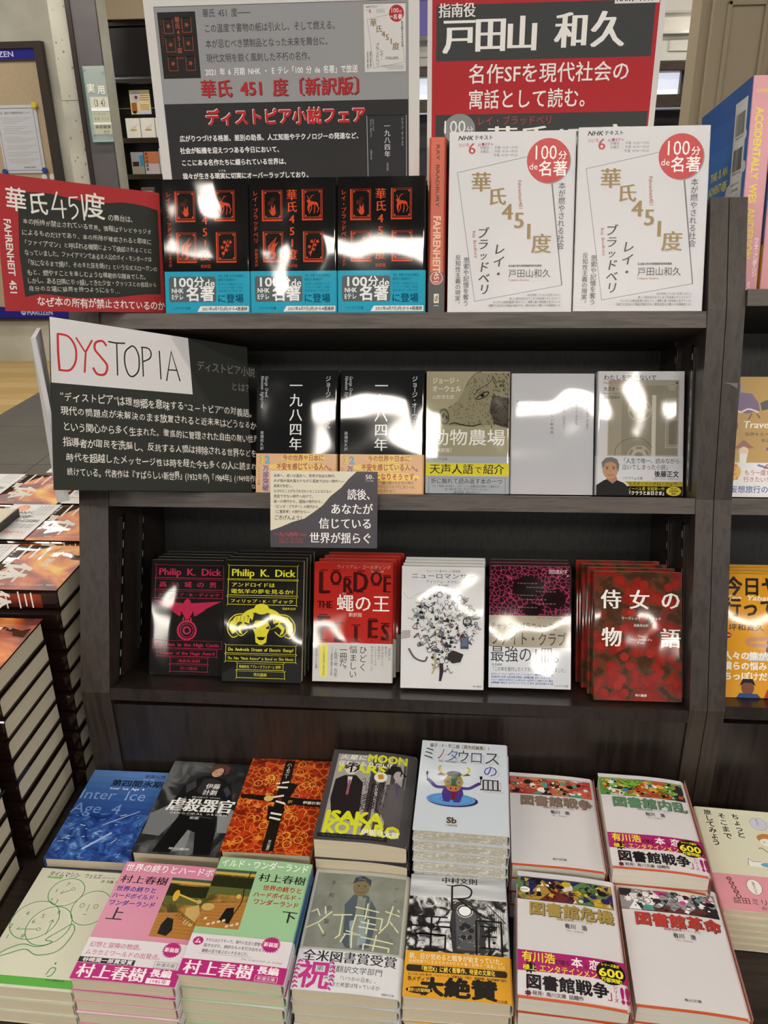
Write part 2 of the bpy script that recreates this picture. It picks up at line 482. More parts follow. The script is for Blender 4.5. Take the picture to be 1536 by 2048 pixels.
# floor: screed with stone tiles and wooden planks laid on it
fl = struct(box('floor', -6, 5, -6, 8, -0.06, -0.012, M('#2c2c2c', 'matt')))
TILE = art('dark stone tile', 'noise', [(0.3, '#565756'), (0.7, '#636462')], 3, 'semi', loc=True)
tv, tf = [], []; boxvf(-0.333, 0.333, -0.333, 0.333, 0, 0.012, tv, tf)
base = link_mesh('tile', tv, tf, TILE)
first = True
for i in range(8):
    for j in range(7):
        o = base if first else bpy.data.objects.new('tile', base.data)
        if not first: C.objects.link(o)
        first = False
        o.parent = fl; o.location = (-2.527 + 0.67 * i - (fl.location.x), 2.7 + 0.67 * j - 0.02 - fl.location.y, 0.048)
        o.location.y = 2.7 + 0.3325 + 0.67 * (j - 1) - fl.location.y - 0.0; 
pv, pf = [], []; boxvf(-0.898, 0.898, -0.073, 0.073, 0, 0.012, pv, pf)
PLK = [wood('pale oak plank %d' % i, a, b2, (1.0, 12, 12), rough=0.45, scale=4) for i, (a, b2) in enumerate((('#c0a066', '#cdb27a'), ('#b8965c', '#c5a86f'), ('#c9ab72', '#d3ba86')))]
pm = []
for k in range(3):
    pm.append(link_mesh('plank', pv, pf, PLK[k]))
n = 0
for j in range(20):
    for i in range(2):
        k = (j * 7 + i * 3) % 3
        o = pm[n] if n < 3 else bpy.data.objects.new('plank', pm[k].data)
        if n >= 3: C.objects.link(o)
        n += 1; o.parent = fl
        o.location = (-2.862 - 0.9 - 1.8 * i - fl.location.x, 3.6 + 0.15 * j - fl.location.y, 0.048)
# ceiling and walls
ceil = struct(box('ceiling', -6, 5, -6, 8.2, 3.1, 3.2, M('#b9b5ab', 'matt')))
struct(box('wall_left', -6, -2.55, 6.47, 6.56, 0.0, 3.1, CONC))
struct(box('wall_back', -2.6, 5, 7.6, 7.75, 0.0, 3.1, WHITE_P))
pil = struct(box('trim_1', -2.55, -2.235, 5.92, 6.09, 0.0, 3.1, CONC)); 
PIT = M('#8a897c', 'matt'); rp = random.Random(8)
for k in range(26): 
    V, F = [], []; x, z = rp.uniform(-2.54, -2.44), rp.uniform(1.3, 2.6); cyl_vf((x + 2.3925, -0.0856, z), (x + 2.3925, -0.0846, z), rp.uniform(.003, .009), V, F, 8); link_mesh('tie_hole', V, F, PIT, pil)
box('joint', -2.549 + 2.3925, -2.426 + 2.3925, -0.0858, -0.0849, 1.86, 1.865, M('#77766a', 'matt'), pil)
if True: tag(pil, 'square pale concrete pillar carrying a tall grey sign panel')
# cornice and wall of beige panelling on the right
bw_ = struct(box('wall_right', 0.768, 2.8, 3.0, 3.12, 0.0, 3.1, BEIGE))
def child_box(name, par, x0, x1, y0, y1, z0, z1, mat, bevel=0):
    o = box(name, x0, x1, y0, y1, z0, z1, mat, None, bevel); l = o.location.copy(); o.parent = par
    o.matrix_parent_inverse = Matrix.Identity(4); pl = par.matrix_world.to_translation() if par.parent is None and par.type == 'EMPTY' else par.location
    o.location = l - pl; return o
child_box('door_panel', bw_, 0.797, 1.75, 2.975, 2.999, 0.05, 3.05, BEIGE, 0.003)
child_box('door_panel', bw_, 1.756, 2.70, 2.975, 2.999, 0.05, 3.05, BEIGE, 0.003)
for k, (a, b2, z0, z1) in enumerate(((0.838, 0.850, 0.4, 1.91), (1.10, 1.112, 0.4, 1.91), (0.838, 1.112, 1.91, 1.925))):
    pass
def moulding(par, x0, x1, z0, z1, y, mat, w=0.014, d=0.010):
    for a in ((x0, x0 + w, z0, z1), (x1 - w, x1, z0, z1), (x0, x1, z1 - w, z1), (x0, x1, z0, z0 + w)):
        child_box('moulding', par, a[0], a[1], y - d, y, a[2], a[3], mat, 0.003)
moulding(bw_, 0.838, 0.962, 0.4, 1.912, 2.975, BEIGE)
moulding(bw_, 0.985, 1.70, 0.4, 1.912, 2.975, BEIGE)
# white panelled bulkhead above the far bookcase
bh = struct(box('trim_2', -2.1, 3.4, 6.62, 7.6, 2.07, 3.1, M('#d8d6cf', 'matt')))
for x in (-1.9, -1.15, -0.4, 0.35, 1.1, 1.50, 2.25):
    x1 = x + (0.65 if x != 1.1 else 0.3)
    moulding(bh, x, x1, 2.125, 2.205, 6.62, M('#c9c7bf', 'matt'), 0.006, 0.012)
child_box('ledge', bh, -2.1, 3.4, 6.56, 6.62, 2.225, 2.245, M('#d8d6cf', 'matt'), 0.004)
child_box('ledge', bh, -2.1, 3.4, 6.58, 6.62, 2.35, 2.365, M('#c4c2ba', 'matt'), 0.004)
sg = box('hanging_banner', -0.6, -0.05, 6.35, 6.37, 2.23, 2.95, M('#4a3a8c', 'semi')); tag(sg, 'purple blue hanging banner seen in the gap between the two posters', 'banner')
bp_ = child_box('top_fold', sg, -0.6, -0.05, 6.345, 6.349, 2.43, 2.95, M('#30276b', 'semi'))
lampb = empty('picture_lamp', loc=(1.65, 6.5, 2.27)); tag(lampb, 'small white spot lamp under the pale ceiling far behind the red poster', 'lamp')
V, F = [], []; cyl_vf((0, 0, 0), (0, -0.02, -0.03), 0.022, V, F); link_mesh('lamp_head', V, F, emit('spot bulb', '#fff8e8', 12), lampb)
V, F = [], []; cyl_vf((0, 0, 0.001), (0, 0.02, 0.05), 0.012, V, F); link_mesh('stem', V, F, M('#d0d0cc', 'semi'), lampb)

# far dark bookcase along the back, with lit white panes
fb = empty('far_bookcase', loc=(0.6, 6.9, 0)); tag(fb, 'dark wooden bookcase with pale lit back panes far behind the posters', 'bookcase')
def fbp(name, x0, x1, y0, y1, z0, z1, mat, bevel=0): return child_box(name, fb, x0, x1, y0, y1, z0, z1, mat, bevel)
BKW = wood('far dark brown wood', '#2a211b', '#41352c', (0.8, 6, 6), rough=0.4)
fbp('cornice', -0.5, 3.3, 6.60, 7.0, 2.005, 2.068, BKW, 0.006)
fbp('back_pane', -0.5, 1.63, 6.75, 6.77, 1.861, 2.004, emit('lit frosted pane', '#dfe4f2', 0.75))
fbp('back_pane', 1.665, 3.3, 6.75, 6.77, 1.861, 2.004, MC.setdefault('pane2', emit('lit frosted pane two', '#dfe4f2', 0.75)))
fbp('post', 1.631, 1.664, 6.70, 6.80, 1.861, 2.004, BKW)
fbp('shelf', -0.5, 3.3, 6.62, 6.95, 1.78, 1.86, BKW)
fbp('side_panel', 3.301, 3.34, 6.62, 6.95, 0.02, 2.0, BKW)
fbp('side_panel', -0.54, -0.501, 6.62, 6.95, 0.02, 2.0, BKW)
fbp('body', -0.5, 3.3, 6.80, 6.95, 0.02, 1.779, wood('far bookcase inside', '#1f1b22', '#2b262e', (1, 6, 6)))
rl = empty('steel_rail', loc=(1.63, 6.55, 0)); tag(rl, 'brushed steel pipe rail in front of the far bookcase', 'rail')
STEEL = metal('brushed steel', '#b9c2d6', 0.3)
V, F = [], []; cyl_vf((-2.2, 0, 1.765), (0.03, 0, 1.765), 0.012, V, F); link_mesh('crossbar', V, F, STEEL, rl)
V, F = [], []; cyl_vf((0, 0, 0.0), (0, 0, 1.752), 0.014, V, F); link_mesh('post', V, F, STEEL, rl)
V, F = [], []; cyl_vf((0.0, 0, 1.753), (0, 0, 1.79), 0.018, V, F); link_mesh('joint', V, F, STEEL, rl)

# left bookcase with facing-out books
lb = empty('dark_bookcase', loc=(-1.3, 6.75, 0)); tag(lb, 'tall black bookcase with books facing out between pillar and grey poster', 'bookcase')
def lbp(name, x0, x1, y0, y1, z0, z1, mat, bevel=0): return child_box(name, lb, x0, x1, y0, y1, z0, z1, mat, bevel)
BLK = M('#161311', 'semi'); BRN = M('#2a2118', 'semi')
lbp('back_panel', -2.8, -0.62, 6.9, 6.93, 0.02, 2.37, BRN)
lbp('top_board', -2.8, -0.62, 6.60, 6.899, 2.37, 2.40, BLK)
lbp('canopy', -2.8, -0.62, 6.62, 6.899, 2.04, 2.369, M('#1d1a1a', 'semi'), 0.01)
for z in (1.645, 1.395, 1.15, 0.9, 0.6, 0.3): lbp('shelf', -2.8, -0.62, 6.58, 6.899, z - 0.035, z, M('#332a1c', 'semi'))
lbp('side_panel', -0.619, -0.58, 6.58, 6.93, 0.02, 2.40, BLK)
V, F = [], []; cyl_vf((-1.45, -0.18, 2.03), (0.66, -0.18, 2.03), 0.03, V, F, 16); link_mesh('light_channel', V, F, metal('dull chrome channel', '#6a6e70', 0.35), lb)
lbp('rail', -2.8, -0.63, 6.895, 6.899, 1.855, 1.862, M('#b8b4a8', 'semi'))
# beige soffit above the left bookcase
sf = struct(box('trim_3', -2.84, -0.58, 6.55, 7.5, 2.405, 3.1, M('#a99a82', 'matt')))
m1 = link_mesh('moulding', [(-0.9, 0, 0.28), (0.9, 0, -0.28), (0.9, 0, -0.262), (-0.9, 0, 0.298), (-0.9, -.02, 0.28), (0.9, -.02, -0.28), (0.9, -.02, -0.262), (-0.9, -.02, 0.298)],
               [(0, 3, 2, 1), (4, 5, 6, 7), (0, 1, 5, 4), (3, 7, 6, 2), (0, 4, 7, 3), (1, 2, 6, 5)], M('#c3b69e', 'matt'), sf)
m1.location = (0.1 , -0.475, 0.28)

def far_book(name, label, x0, x1, z0, z1, y, d, cover, deco=None, group=None):
    e = empty(name, loc=((x0 + x1) / 2, y, z0)); tag(e, label, 'book', group)
    w, h = x1 - x0, z1 - z0
    box('cover', -w / 2, w / 2, 0, d, 0, h, M(cover, 'semi'), e, 0.001)
    box('page_block', -w / 2 + 0.002, w / 2 - 0.002, 0.002, d - 0.002, h - 0.0005, h + 0.0005, PG_WHITE, e)
    if deco:
        p = Print(100, 140, w, h, lambda x, y_, z: (x - w / 2, -z - 0.0006, y_), 'semi'); deco(p); p.build('cover_print', e)
def d_white(p):
    p.ell(52, 84, 26, 7, '#d2a95c'); p.line([(40, 80), (44, 60), (50, 76), (60, 56), (66, 70), (78, 44)], 2.5, '#b9a27a')
for k in range(3):
    far_book('standing_book', ['white book with a gold emblem, leftmost of three on the far left shelf', 'white book with a gold emblem, middle one of three on the far left shelf', 'white book with a gold emblem, rightmost of three beside the grey poster'][k],
             -2.385 + 0.112 * k, -2.280 + 0.112 * k, 1.6455, 1.778, 6.6, 0.03, '#fbfaf4', d_white, 'white books on the far left shelf')
def d_mag(p):
    p.rect(0, 0, 100, 140, '#e9dfa9'); p.ell(30, 40, 27, 30, '#c9ccd6'); p.ell(32, 42, 8, 10, '#8b2b1c'); p.rect(5, 72, 32, 128, '#b06a34'); p.ell(18, 128, 10, 9, '#2a2326')
    for y in (30, 42, 54): p.rect(52, y, 96, y + 5, '#c96a6a')
    for y in (84, 96, 108): p.rect(50, y, 92, y + 5, '#c98a48')
    p.rect(45, 118, 100, 140, '#d9d7f0')
far_book('cookery_magazine', 'pale yellow magazine with a food photograph standing above the white books', -2.345, -2.195, 1.805, 1.965, 6.64, 0.012, '#e6dda8', d_mag)
def d_b1(p):
    p.rect(6, 0, 100, 60, '#9fa5ab'); p.rect(70, 20, 100, 90, '#3f93b8'); p.rect(10, 60, 60, 90, '#3b2320'); p.rect(0, 92, 100, 140, '#a39c8d')
far_book('standing_book', 'grey and blue book on the lower shelf left of the orange book', -2.378, -2.283, 1.3955, 1.548, 6.6, 0.03, '#a8a49a', d_b1)
def d_b2(p):
    p.rect(0, 0, 100, 75, '#c57c52'); p.rect(0, 75, 100, 140, '#c9bfc6')
    for k, ch in enumerate('新世界建築'): p.t(ch, 16, 14 + 24 * k, 20, '#2a1c1a', al='c', wt=0.03)
far_book('standing_book', 'orange topped book with dark vertical title on the lower far left shelf', -2.275, -2.165, 1.3955, 1.55, 6.6, 0.03, '#c9bfc6', d_b2)
def d_b3(p):
    p.rect(0, 0, 100, 110, '#b5b8be'); p.rect(20, 105, 80, 138, '#4b4f9a')
far_book('standing_book', 'grey book with a blue mark touching the grey poster edge', -2.16, -2.07, 1.3955, 1.57, 6.6, 0.03, '#b5b8be', d_b3)
far_book('standing_book', 'brownish book on the third far left shelf just above the red card', -2.33, -2.23, 1.1505, 1.30, 6.6, 0.03, '#6b5c50', lambda p: p.rect(10, 20, 90, 60, '#a39c8d'))

# sign panel on the pillar with the glass plate
sp_ = empty('pillar_sign_panel', loc=(-2.32, 5.9, 0)); tag(sp_, 'tall dark framed grey panel mounted on the concrete pillar', 'sign')
def spp(name, x0, x1, y0, y1, z0, z1, mat): return child_box(name, sp_, x0, x1, y0, y1, z0, z1, mat)
spp('panel', -2.393, -2.232, 5.895, 5.918, 0.02, 3.08, M('#5b5759', 'semi'))
spp('frame', -2.424, -2.394, 5.885, 5.918, 0.02, 3.08, M('#2c211c', 'semi'))
gp = empty('glass_sign', loc=(-2.29, 5.87, 1.615)); tag(gp, 'greenish glass floor sign screwed on the grey pillar panel', 'sign')
gm, nt, b = newmat('green edged glass'); b.inputs['Base Color'].default_value = (0.75, 0.9, 0.87, 1); b.inputs['Roughness'].default_value = 0.05; b.inputs['Alpha'].default_value = 0.28
box('glass_plate', -0.067, 0.075, -0.006, 0.0, 0, 0.44, gm, gp)
box('glass_edge', -0.071, -0.0671, -0.007, 0.001, 0, 0.44, M('#3f7f73', 'film'), gp)
box('glass_edge', -0.067, 0.075, -0.007, 0.001, -0.006, -0.0001, M('#8fc0b4', 'film'), gp)
for sx_, sz in ((-0.055, 0.42), (0.063, 0.40), (0.063, 0.035), (-0.05, 0.035)):
    V, F = [], []; cyl_vf((sx_, -0.014, sz), (sx_, -0.0065, sz), 0.006, V, F); link_mesh('screw', V, F, STEEL, gp)
def d_glass(p):
    p.t('実', 36, 128, 54, '#e8e8d8', al='c', wt=0.03); p.t('用', 104, 138, 54, '#e8e8d8', al='c', wt=0.03)
    p.rect(20, 178, 142, 250, '#cfd0bd'); p.rect(20, 242, 142, 262, '#f2f6f4'); p.t('〈3 4〉', 81, 214, 52, '#4a4a44', al='c', W=112, wt=0.02)
    p.rect(20, 266, 142, 400, '#b9bda4'); p.rect(20, 330, 142, 340, '#e8f0ea')
    p.t('インテリア・', 26, 280, 18, '#5a5a50', W=108); p.t('手芸 ペット', 30, 308, 20, '#5a5a50', W=105); p.t('美容健康', 30, 356, 22, '#3a3a34', W=106, wt=.02); p.t('医学', 84, 386, 20, '#5a5a50')
p = Print(142, 440, 0.142, 0.44, lambda x, y, z: (x - 0.067, -0.0062 - z, y), 'semi'); d_glass(p); p.build('sign_lettering', gp)

# notice board
nb = empty('notice_board', loc=(-3.7, 6.4, 0.335)); tag(nb, 'large beige notice board with dark frame and blue name strips', 'board')
def nbp(name, x0, x1, y0, y1, z0, z1, mat): return child_box(name, nb, x0, x1, y0, y1, z0, z1, mat)
def childloc(par, o): pass
CORK = art('beige fabric board', 'noise', [(0.3, '#ab9a80'), (0.7, '#b8a78d')], 120, 'matt')
nb_off = Vector((-3.7, 6.4, 0.335))
def nbox(name, x0, x1, y0, y1, z0, z1, mat):
    return box(name, x0 + 3.7, x1 + 3.7, y0 - 6.4, y1 - 6.4, z0 - 0.335, z1 - 0.335, mat, nb)
nbox('board_face', -4.56, -2.91, 6.44, 6.46, 0.44, 2.165, CORK)
DKF = M('#33281f', 'semi'); BLUE = M('#10108a', 'semi')
nbox('frame', -2.909, -2.853, 6.41, 6.465, 0.335, 2.27, DKF); nbox('frame', -4.62, -4.561, 6.41, 6.465, 0.335, 2.27, DKF)
nbox('frame', -4.56, -2.91, 6.41, 6.465, 2.228, 2.27, DKF); nbox('frame', -4.56, -2.91, 6.41, 6.465, 0.335, 0.352, DKF)
nbox('frame', -4.56, -2.91, 6.425, 6.465, 2.1505, 2.1645, DKF)
h1 = nbox('header_strip', -4.56, -2.91, 6.43, 6.465, 2.165, 2.227, BLUE); h2 = nbox('footer_strip', -4.56, -2.91, 6.43, 6.465, 0.353, 0.4395, BLUE)
for hs, xt, sz, w_ in ((h1, 0.555, 52, 0.42), (h2, 0.60, 60, 0.24)):
    W_, H_ = 1.65, 0.0625 if hs is h1 else 0.0865
    p = Print(1650, H_ * 1000, W_, H_, lambda x, y, z: (x - 0.825, -0.0176 - z, y), 'semi')
    if hs is h1: p.t('MARUZEN', 1352, H_ * 500, 50, '#d8dcf0', al='c', W=280, wt=.015)
    else:
        p.t('MARUZEN', 1240, H_ * 500, 52, '#c9cde6', W=212, wt=.03); p.ell(1212, H_ * 500, 20, 20, '#c9cde6'); p.t('M', 1212, H_ * 500, 28, '#10108a', al='c', wt=.02)
    p.build('strip_lettering', hs)
nt_ = empty('pinned_notice', loc=(-3.12, 6.432, 1.418)); tag(nt_, 'white printed notice with blue border pinned on the notice board', 'notice')
box('sheet', -0.165, 0.147, 0, 0.002, 0, 0.455, M('#c6c8cf', 'paper'), nt_)
p = Print(312, 455, 0.312, 0.455, lambda x, y, z: (x - 0.165, -z, y), 'paper')
p.frame(14, 22, 288, 436, 3, '#3a4a90'); p.t('食品・雑誌の消費税率変更について', 26, 52, 16, '#55565c', W=240, wt=.02)
for k in range(27):
    if k in (4, 10, 15, 19, 23): continue
    p.line([(34 + 8 * (k % 3), 84 + 11.5 * k), (272 - 37 * ((k * 5) % 4), 84 + 11.5 * k)], 2.2, '#8f9198')
p.t('MARUZEN', 150, 416, 14, '#3a3a40', W=90, wt=.03); p.build('notice_print', nt_)
for nm, lab, col, x, z in (('push_pin', 'yellow round pin at the top right corner of the notice', '#d6c22a', -2.977, 1.868), ('push_pin', 'blue round pin at the bottom left corner of the notice', '#20418c', -3.28, 1.428),
                           ('push_pin', 'blue round pin at the bottom right corner of the notice', '#20418c', -2.975, 1.434), ('push_pin', 'white round pin directly below the right blue pin', '#d8dade', -2.985, 1.388),
                           ('push_pin', 'white round pin furthest right on the notice board', '#d8dade', -2.924, 1.390)):
    e = empty(nm, loc=(x, 6.43, z)); tag(e, lab, 'pin')
    V, F = [], []; cyl_vf((0, -0.018, 0), (0, -0.008, 0), 0.021, V, F, 16); cyl_vf((0, -0.022, 0), (0, -0.018, 0), 0.016, V, F, 16); link_mesh('pin_head', V, F, M(col, 'semi'), e)
    V, F = [], []; cyl_vf((0, -0.008, 0), (0, 0.008, 0), 0.003, V, F, 8); link_mesh('pin_point', V, F, STEEL, e)

# ceiling lamps behind and above the photographer
def ceiling_lamp(x, y, lx, ly, k):
    e = empty('ceiling_lamp', loc=(x, y, 3.098)); tag(e, None, 'lamp', 'fluorescent lamps on the shop ceiling')
    e['label'] = 'long white fluorescent ceiling lamp outside the picture'
    box('housing', -lx / 2 - .02, lx / 2 + .02, -ly / 2 - .02, ly / 2 + .02, -0.04, 0.0, M('#d8d8d4', 'semi'), e)
    box('diffuser', -lx / 2, lx / 2, -ly / 2, ly / 2, -0.055, -0.041, MC.setdefault('lampglow', emit('lamp diffuser', '#fff6ea', LAMP_STRENGTH)), e)
for iy, (y, wd) in enumerate(((-4.7, .12), (-2.5, .25), (-0.9, .05), (0.95, .05), (3.2, .11), (5.2, .11))):
    for ix in range(4 if y != -2.5 else 6):
        ceiling_lamp(*((-3.3 + 1.9 * ix, y, 1.35) if y != -2.5 else (-3.05 + 1.27 * ix, y + (.18 if ix % 2 else -.1), 0.72)), wd * (1 if y != -2.5 else 1.25), 0)

# ================================================================== DISPLAY UNIT
def unit(name, label, xl0, xl1, xr0, xr1, f1, shelves, zl3, zr3, cx):
    e = empty(name, loc=(cx, 0.9, 0)); tag(e, label, 'shelf unit')
    org = Vector((cx, 0.9, 0))
    def P(o): o.location = Vector(o.location) - org; o.parent = e; return o
    prof = [(1.045, 1.449), (0.998, 1.33), (0.943, 1.113), (0.853, 0.872), (0.853, 0.6965), (1.19, 0.6965), (1.25, 1.27), (1.19, 1.40)]
    if f1: P(prism_x('side_upright', prof, xl0, xl1, DKW_V))
    P(prism_x('side_upright', prof, xr0, xr1, DKW_V))
    def board(nm, y0, z0, depth, tilt, th, mat, dz=0):
        t = math.radians(tilt); V = []; a = Vector((0, math.cos(t), -math.sin(t))); d = Vector((0, -math.sin(t), -math.cos(t)))
        for x, sg in ((xl1 + .0003, 1), (xr0 - .0003, -1)):
            b0 = Vector((x, y0, z0 + sg * dz))
            V += [b0, b0 + a * depth, b0 + a * depth + d * th, b0 + d * th]
        F = [(0, 4, 7, 3), (0, 1, 5, 4), (1, 2, 6, 5), (2, 3, 7, 6), (0, 3, 2, 1), (4, 5, 6, 7)]
        return P(link_mesh(nm, V, F, mat))
    r1z = shelves
    board('shelf', 1.0, r1z, 0.205, 20, 0.019, DKW_H)
    board('shelf', 0.945, 1.114, 0.170, 21, 0.019, DKW_H)
    board('shelf', 0.8555, 0.874, 0.200, 14, 0.016, DKW_P, 0.004)
    P(prism_x('front_panel', [(0.857, 0.6966), (0.857, 0.852), (0.869, 0.850), (0.869, 0.6966)], xl1 + .0003, xr0 - .0003, DKW_P))
    P(prism_x('back_panel', [(1.052, 0.705), (1.185 + (shelves - 1.327) * .3, 1.245 + shelves - 1.327 + .004), (1.195 + (shelves - 1.327) * .3, 1.243 + shelves - 1.327 + .004), (1.062, 0.703)], xl1 + .0003, xr0 - .0003, DKW_B))
    SL = M('#141312', 'semi'); BR = MC.setdefault('slotglint', M('#c9c6be', 'paper'))  # BR: pale matt colour, paints the bright glints along the metal slots
    for xs, sg in ((xl1, 1), (xr0, -1)):
        for off in (0.026, 0.105):
            for (ya, za, yb, zb) in ((0.853, 0.872, 0.943, 1.113 - 0.045), (0.943, 1.113, 0.998, 1.33 - 0.05)):
                V, F = [], []; k = 1e-3
                xa, xb = xs + sg * 0.0004, xs + sg * 0.0024
                V = [(xa, ya + off, za - .0), (xb, ya + off, za), (xb, yb + off, zb), (xa, yb + off, zb), (xa, ya + off + .011, za), (xb, ya + off + .011, za), (xb, yb + off + .011, zb), (xa, yb + off + .011, zb)]
                F = [(0, 1, 2, 3), (5, 4, 7, 6), (1, 5, 6, 2), (0, 3, 7, 4), (0, 4, 5, 1), (3, 2, 6, 7)]
                st = P(link_mesh('slotted_strip', V, F, SL))
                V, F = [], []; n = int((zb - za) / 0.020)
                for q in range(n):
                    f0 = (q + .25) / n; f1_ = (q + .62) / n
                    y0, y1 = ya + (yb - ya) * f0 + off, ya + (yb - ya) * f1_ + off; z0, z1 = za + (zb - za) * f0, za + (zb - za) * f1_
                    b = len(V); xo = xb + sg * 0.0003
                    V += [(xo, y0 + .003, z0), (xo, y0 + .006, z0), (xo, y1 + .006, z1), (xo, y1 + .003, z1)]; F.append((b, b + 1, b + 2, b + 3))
                s2 = link_mesh('slot_glints', V, F, BR, st)
    return e
unit('display_shelf', 'dark brown sloping display shelf unit full of books in the middle', -0.462, -0.424, 0.303, 0.3235, True, 1.327, 0, 0, -0.08)
unit('display_shelf', 'dark brown sloping display shelf unit cut off at the right edge', 0.3245, 0.345, 1.08, 1.12, True, 1.352, 0, 0, 0.72)
tb = empty('display_table', loc=(0.1, 0.65, 0)); tag(tb, 'low dark wooden table carrying the flat book stacks', 'table')
def tbx(name, x0, x1, y0, y1, z0, z1, mat, bv=0): return box(name, x0 - 0.1, x1 - 0.1, y0 - 0.65, y1 - 0.65, z0, z1, mat, tb, bv)
tbx('table_top', -1.0, 1.15, 0.40, 1.26, 0.665, 0.6955, TABLE, 0.002)
tbx('plinth', -0.95, 1.1, 0.45, 1.22, 0.0, 0.6645, DKW_P)
# ================================================================== COVER PRINTS
OR = '#c8492a'
def f451_frame(p, x, y, w, h, col=OR):
    p.frame(x, y, x + w, y + h, 0.5, col); p.frame(x + 2.6, y + 1.6, x + w - 1.6, y + h - 3.4, 0.7, col)
    p.rect(x, y, x + 1.5, y + h, col); p.rect(x, y + h - 1.8, x + w, y + h, col)
    for sx, sy in ((x + 4.5, y + 3), (x + w - 3, y + 3), (x + 4.5, y + h - 5), (x + w - 3, y + h - 5)): p.ell(sx, sy, 1.1, 1.1, col, 8)
def f451_icons(p, s=0, col=OR):
    # tulip with smoke, running deer, flaming fruit, flower branch
    p.ell(29, 39, 3.4, 4.2, col, 10); p.poly([(26, 36), (27, 31), (29, 35), (31, 30), (32, 36)], col); p.curve([(29, 42), (26, 40), (24, 36)], 0.8, col); p.ell(26, 29, 4, 3, '#4a2018', 9); p.ell(29, 25, 3, 3, '#3a1a14', 9)
    p.poly([(71, 34), (72, 29), (76, 27), (82, 28), (84, 30), (84, 33), (82, 31), (77, 31), (74, 33), (73, 39), (72, 39)], col)
    for a in (((82, 31), (85, 35), (83, 40)), ((76, 31), (76, 36), (73, 41)), ((80, 31), (80, 36), (79, 41))): p.line(a, 1.0, col)
    p.poly([(72, 29), (70, 27), (72, 25), (75, 26), (75, 29)], col); p.line([(73, 25), (71, 21)], .7, col); p.line([(74, 25), (76, 21), (79, 20)], .7, col)
    p.ell(27, 88, 5, 4.6, col, 16); p.ell(25.5, 89, 2.6, 2.6, '#160f0d', 10); p.poly([(23, 85), (22, 78), (27, 73), (33, 67), (30, 76), (35, 73), (31, 80), (30, 85)], col); p.curve([(25, 84), (26, 77), (31, 70)], .8, '#160f0d')
    for q in ((76, 73), (80, 77), (73, 79), (78, 82), (83, 73), (74, 86)): p.star(q[0], q[1], 1.2, 3.0, 5, col)
    p.curve([(80, 70), (77, 79), (74, 90)], .9, col)
def c_f451(p):
    for x, y in ((15.5, 14), (64.5, 13.5), (16, 61.5), (65.5, 61.5)): f451_frame(p, x, y, 24.5, 35)
    f451_icons(p)
    p.t('レイ・ブラッドベリ', 7.4, 14, 6.8, OR, v=True, W=61, mi=.012); p.t('伊藤典夫訳', 7.6, 81, 4.2, OR, v=True)
    p.t('華氏451度', 52, 13, 13.2, '#d2502c', v=True, W=82, mi=.03); p.t('新訳版', 45.5, 101, 4.6, OR, W=13)
def o_f451(p):
    p.rect(6, 6, 63, 36, '#5e686b'); p.rect(5, 8, 64, 34, '#5e686b')
    p.t('100', 8, 12.5, 15, '#f4f6f6', W=28, wt=.03); p.t('分', 36.5, 12.5, 13, '#f4f6f6', wt=.03); p.t('de', 50, 13.5, 13, '#f4f6f6', W=13, wt=.015)
    p.t('NHK', 8, 22.5, 7.5, '#f4f6f6', W=15, wt=.035); p.t('Eテレ', 8, 30, 7.5, '#f4f6f6', W=15, wt=.03); p.t('名著', 26, 26.5, 18.5, '#f4f6f6', W=36, wt=.04)
    p.t('「本」が禁じられた世界は、', 65.5, 5.5, 3.5, '#0c4a66', W=36); p.t('架空の未来か？', 66.5, 10, 3.5, '#0c4a66')
    for k, s in enumerate(('本が忌むべき禁制品となった', 'ディストピアを描き、全米図', '古典を揺るがした不朽の名作')): p.t(s, 66.5, 15.2 + 4 * k, 2.9, '#1b6d8c', W=31)
    p.t('に登場', 65.5, 32, 11, '#12506b', W=33, wt=.02)
    p.t('ハヤカワ文庫', 8.5, 43.5, 3.8, '#0f5876'); p.poly([(40, 47.5), (44, 41), (104.5, 41), (104.5, 47.5)], '#eef2f2')
    p.t('2021年6月7日(月)から4週連続', 46, 44.2, 4.8, '#2a2a32', W=57, wt=.03)

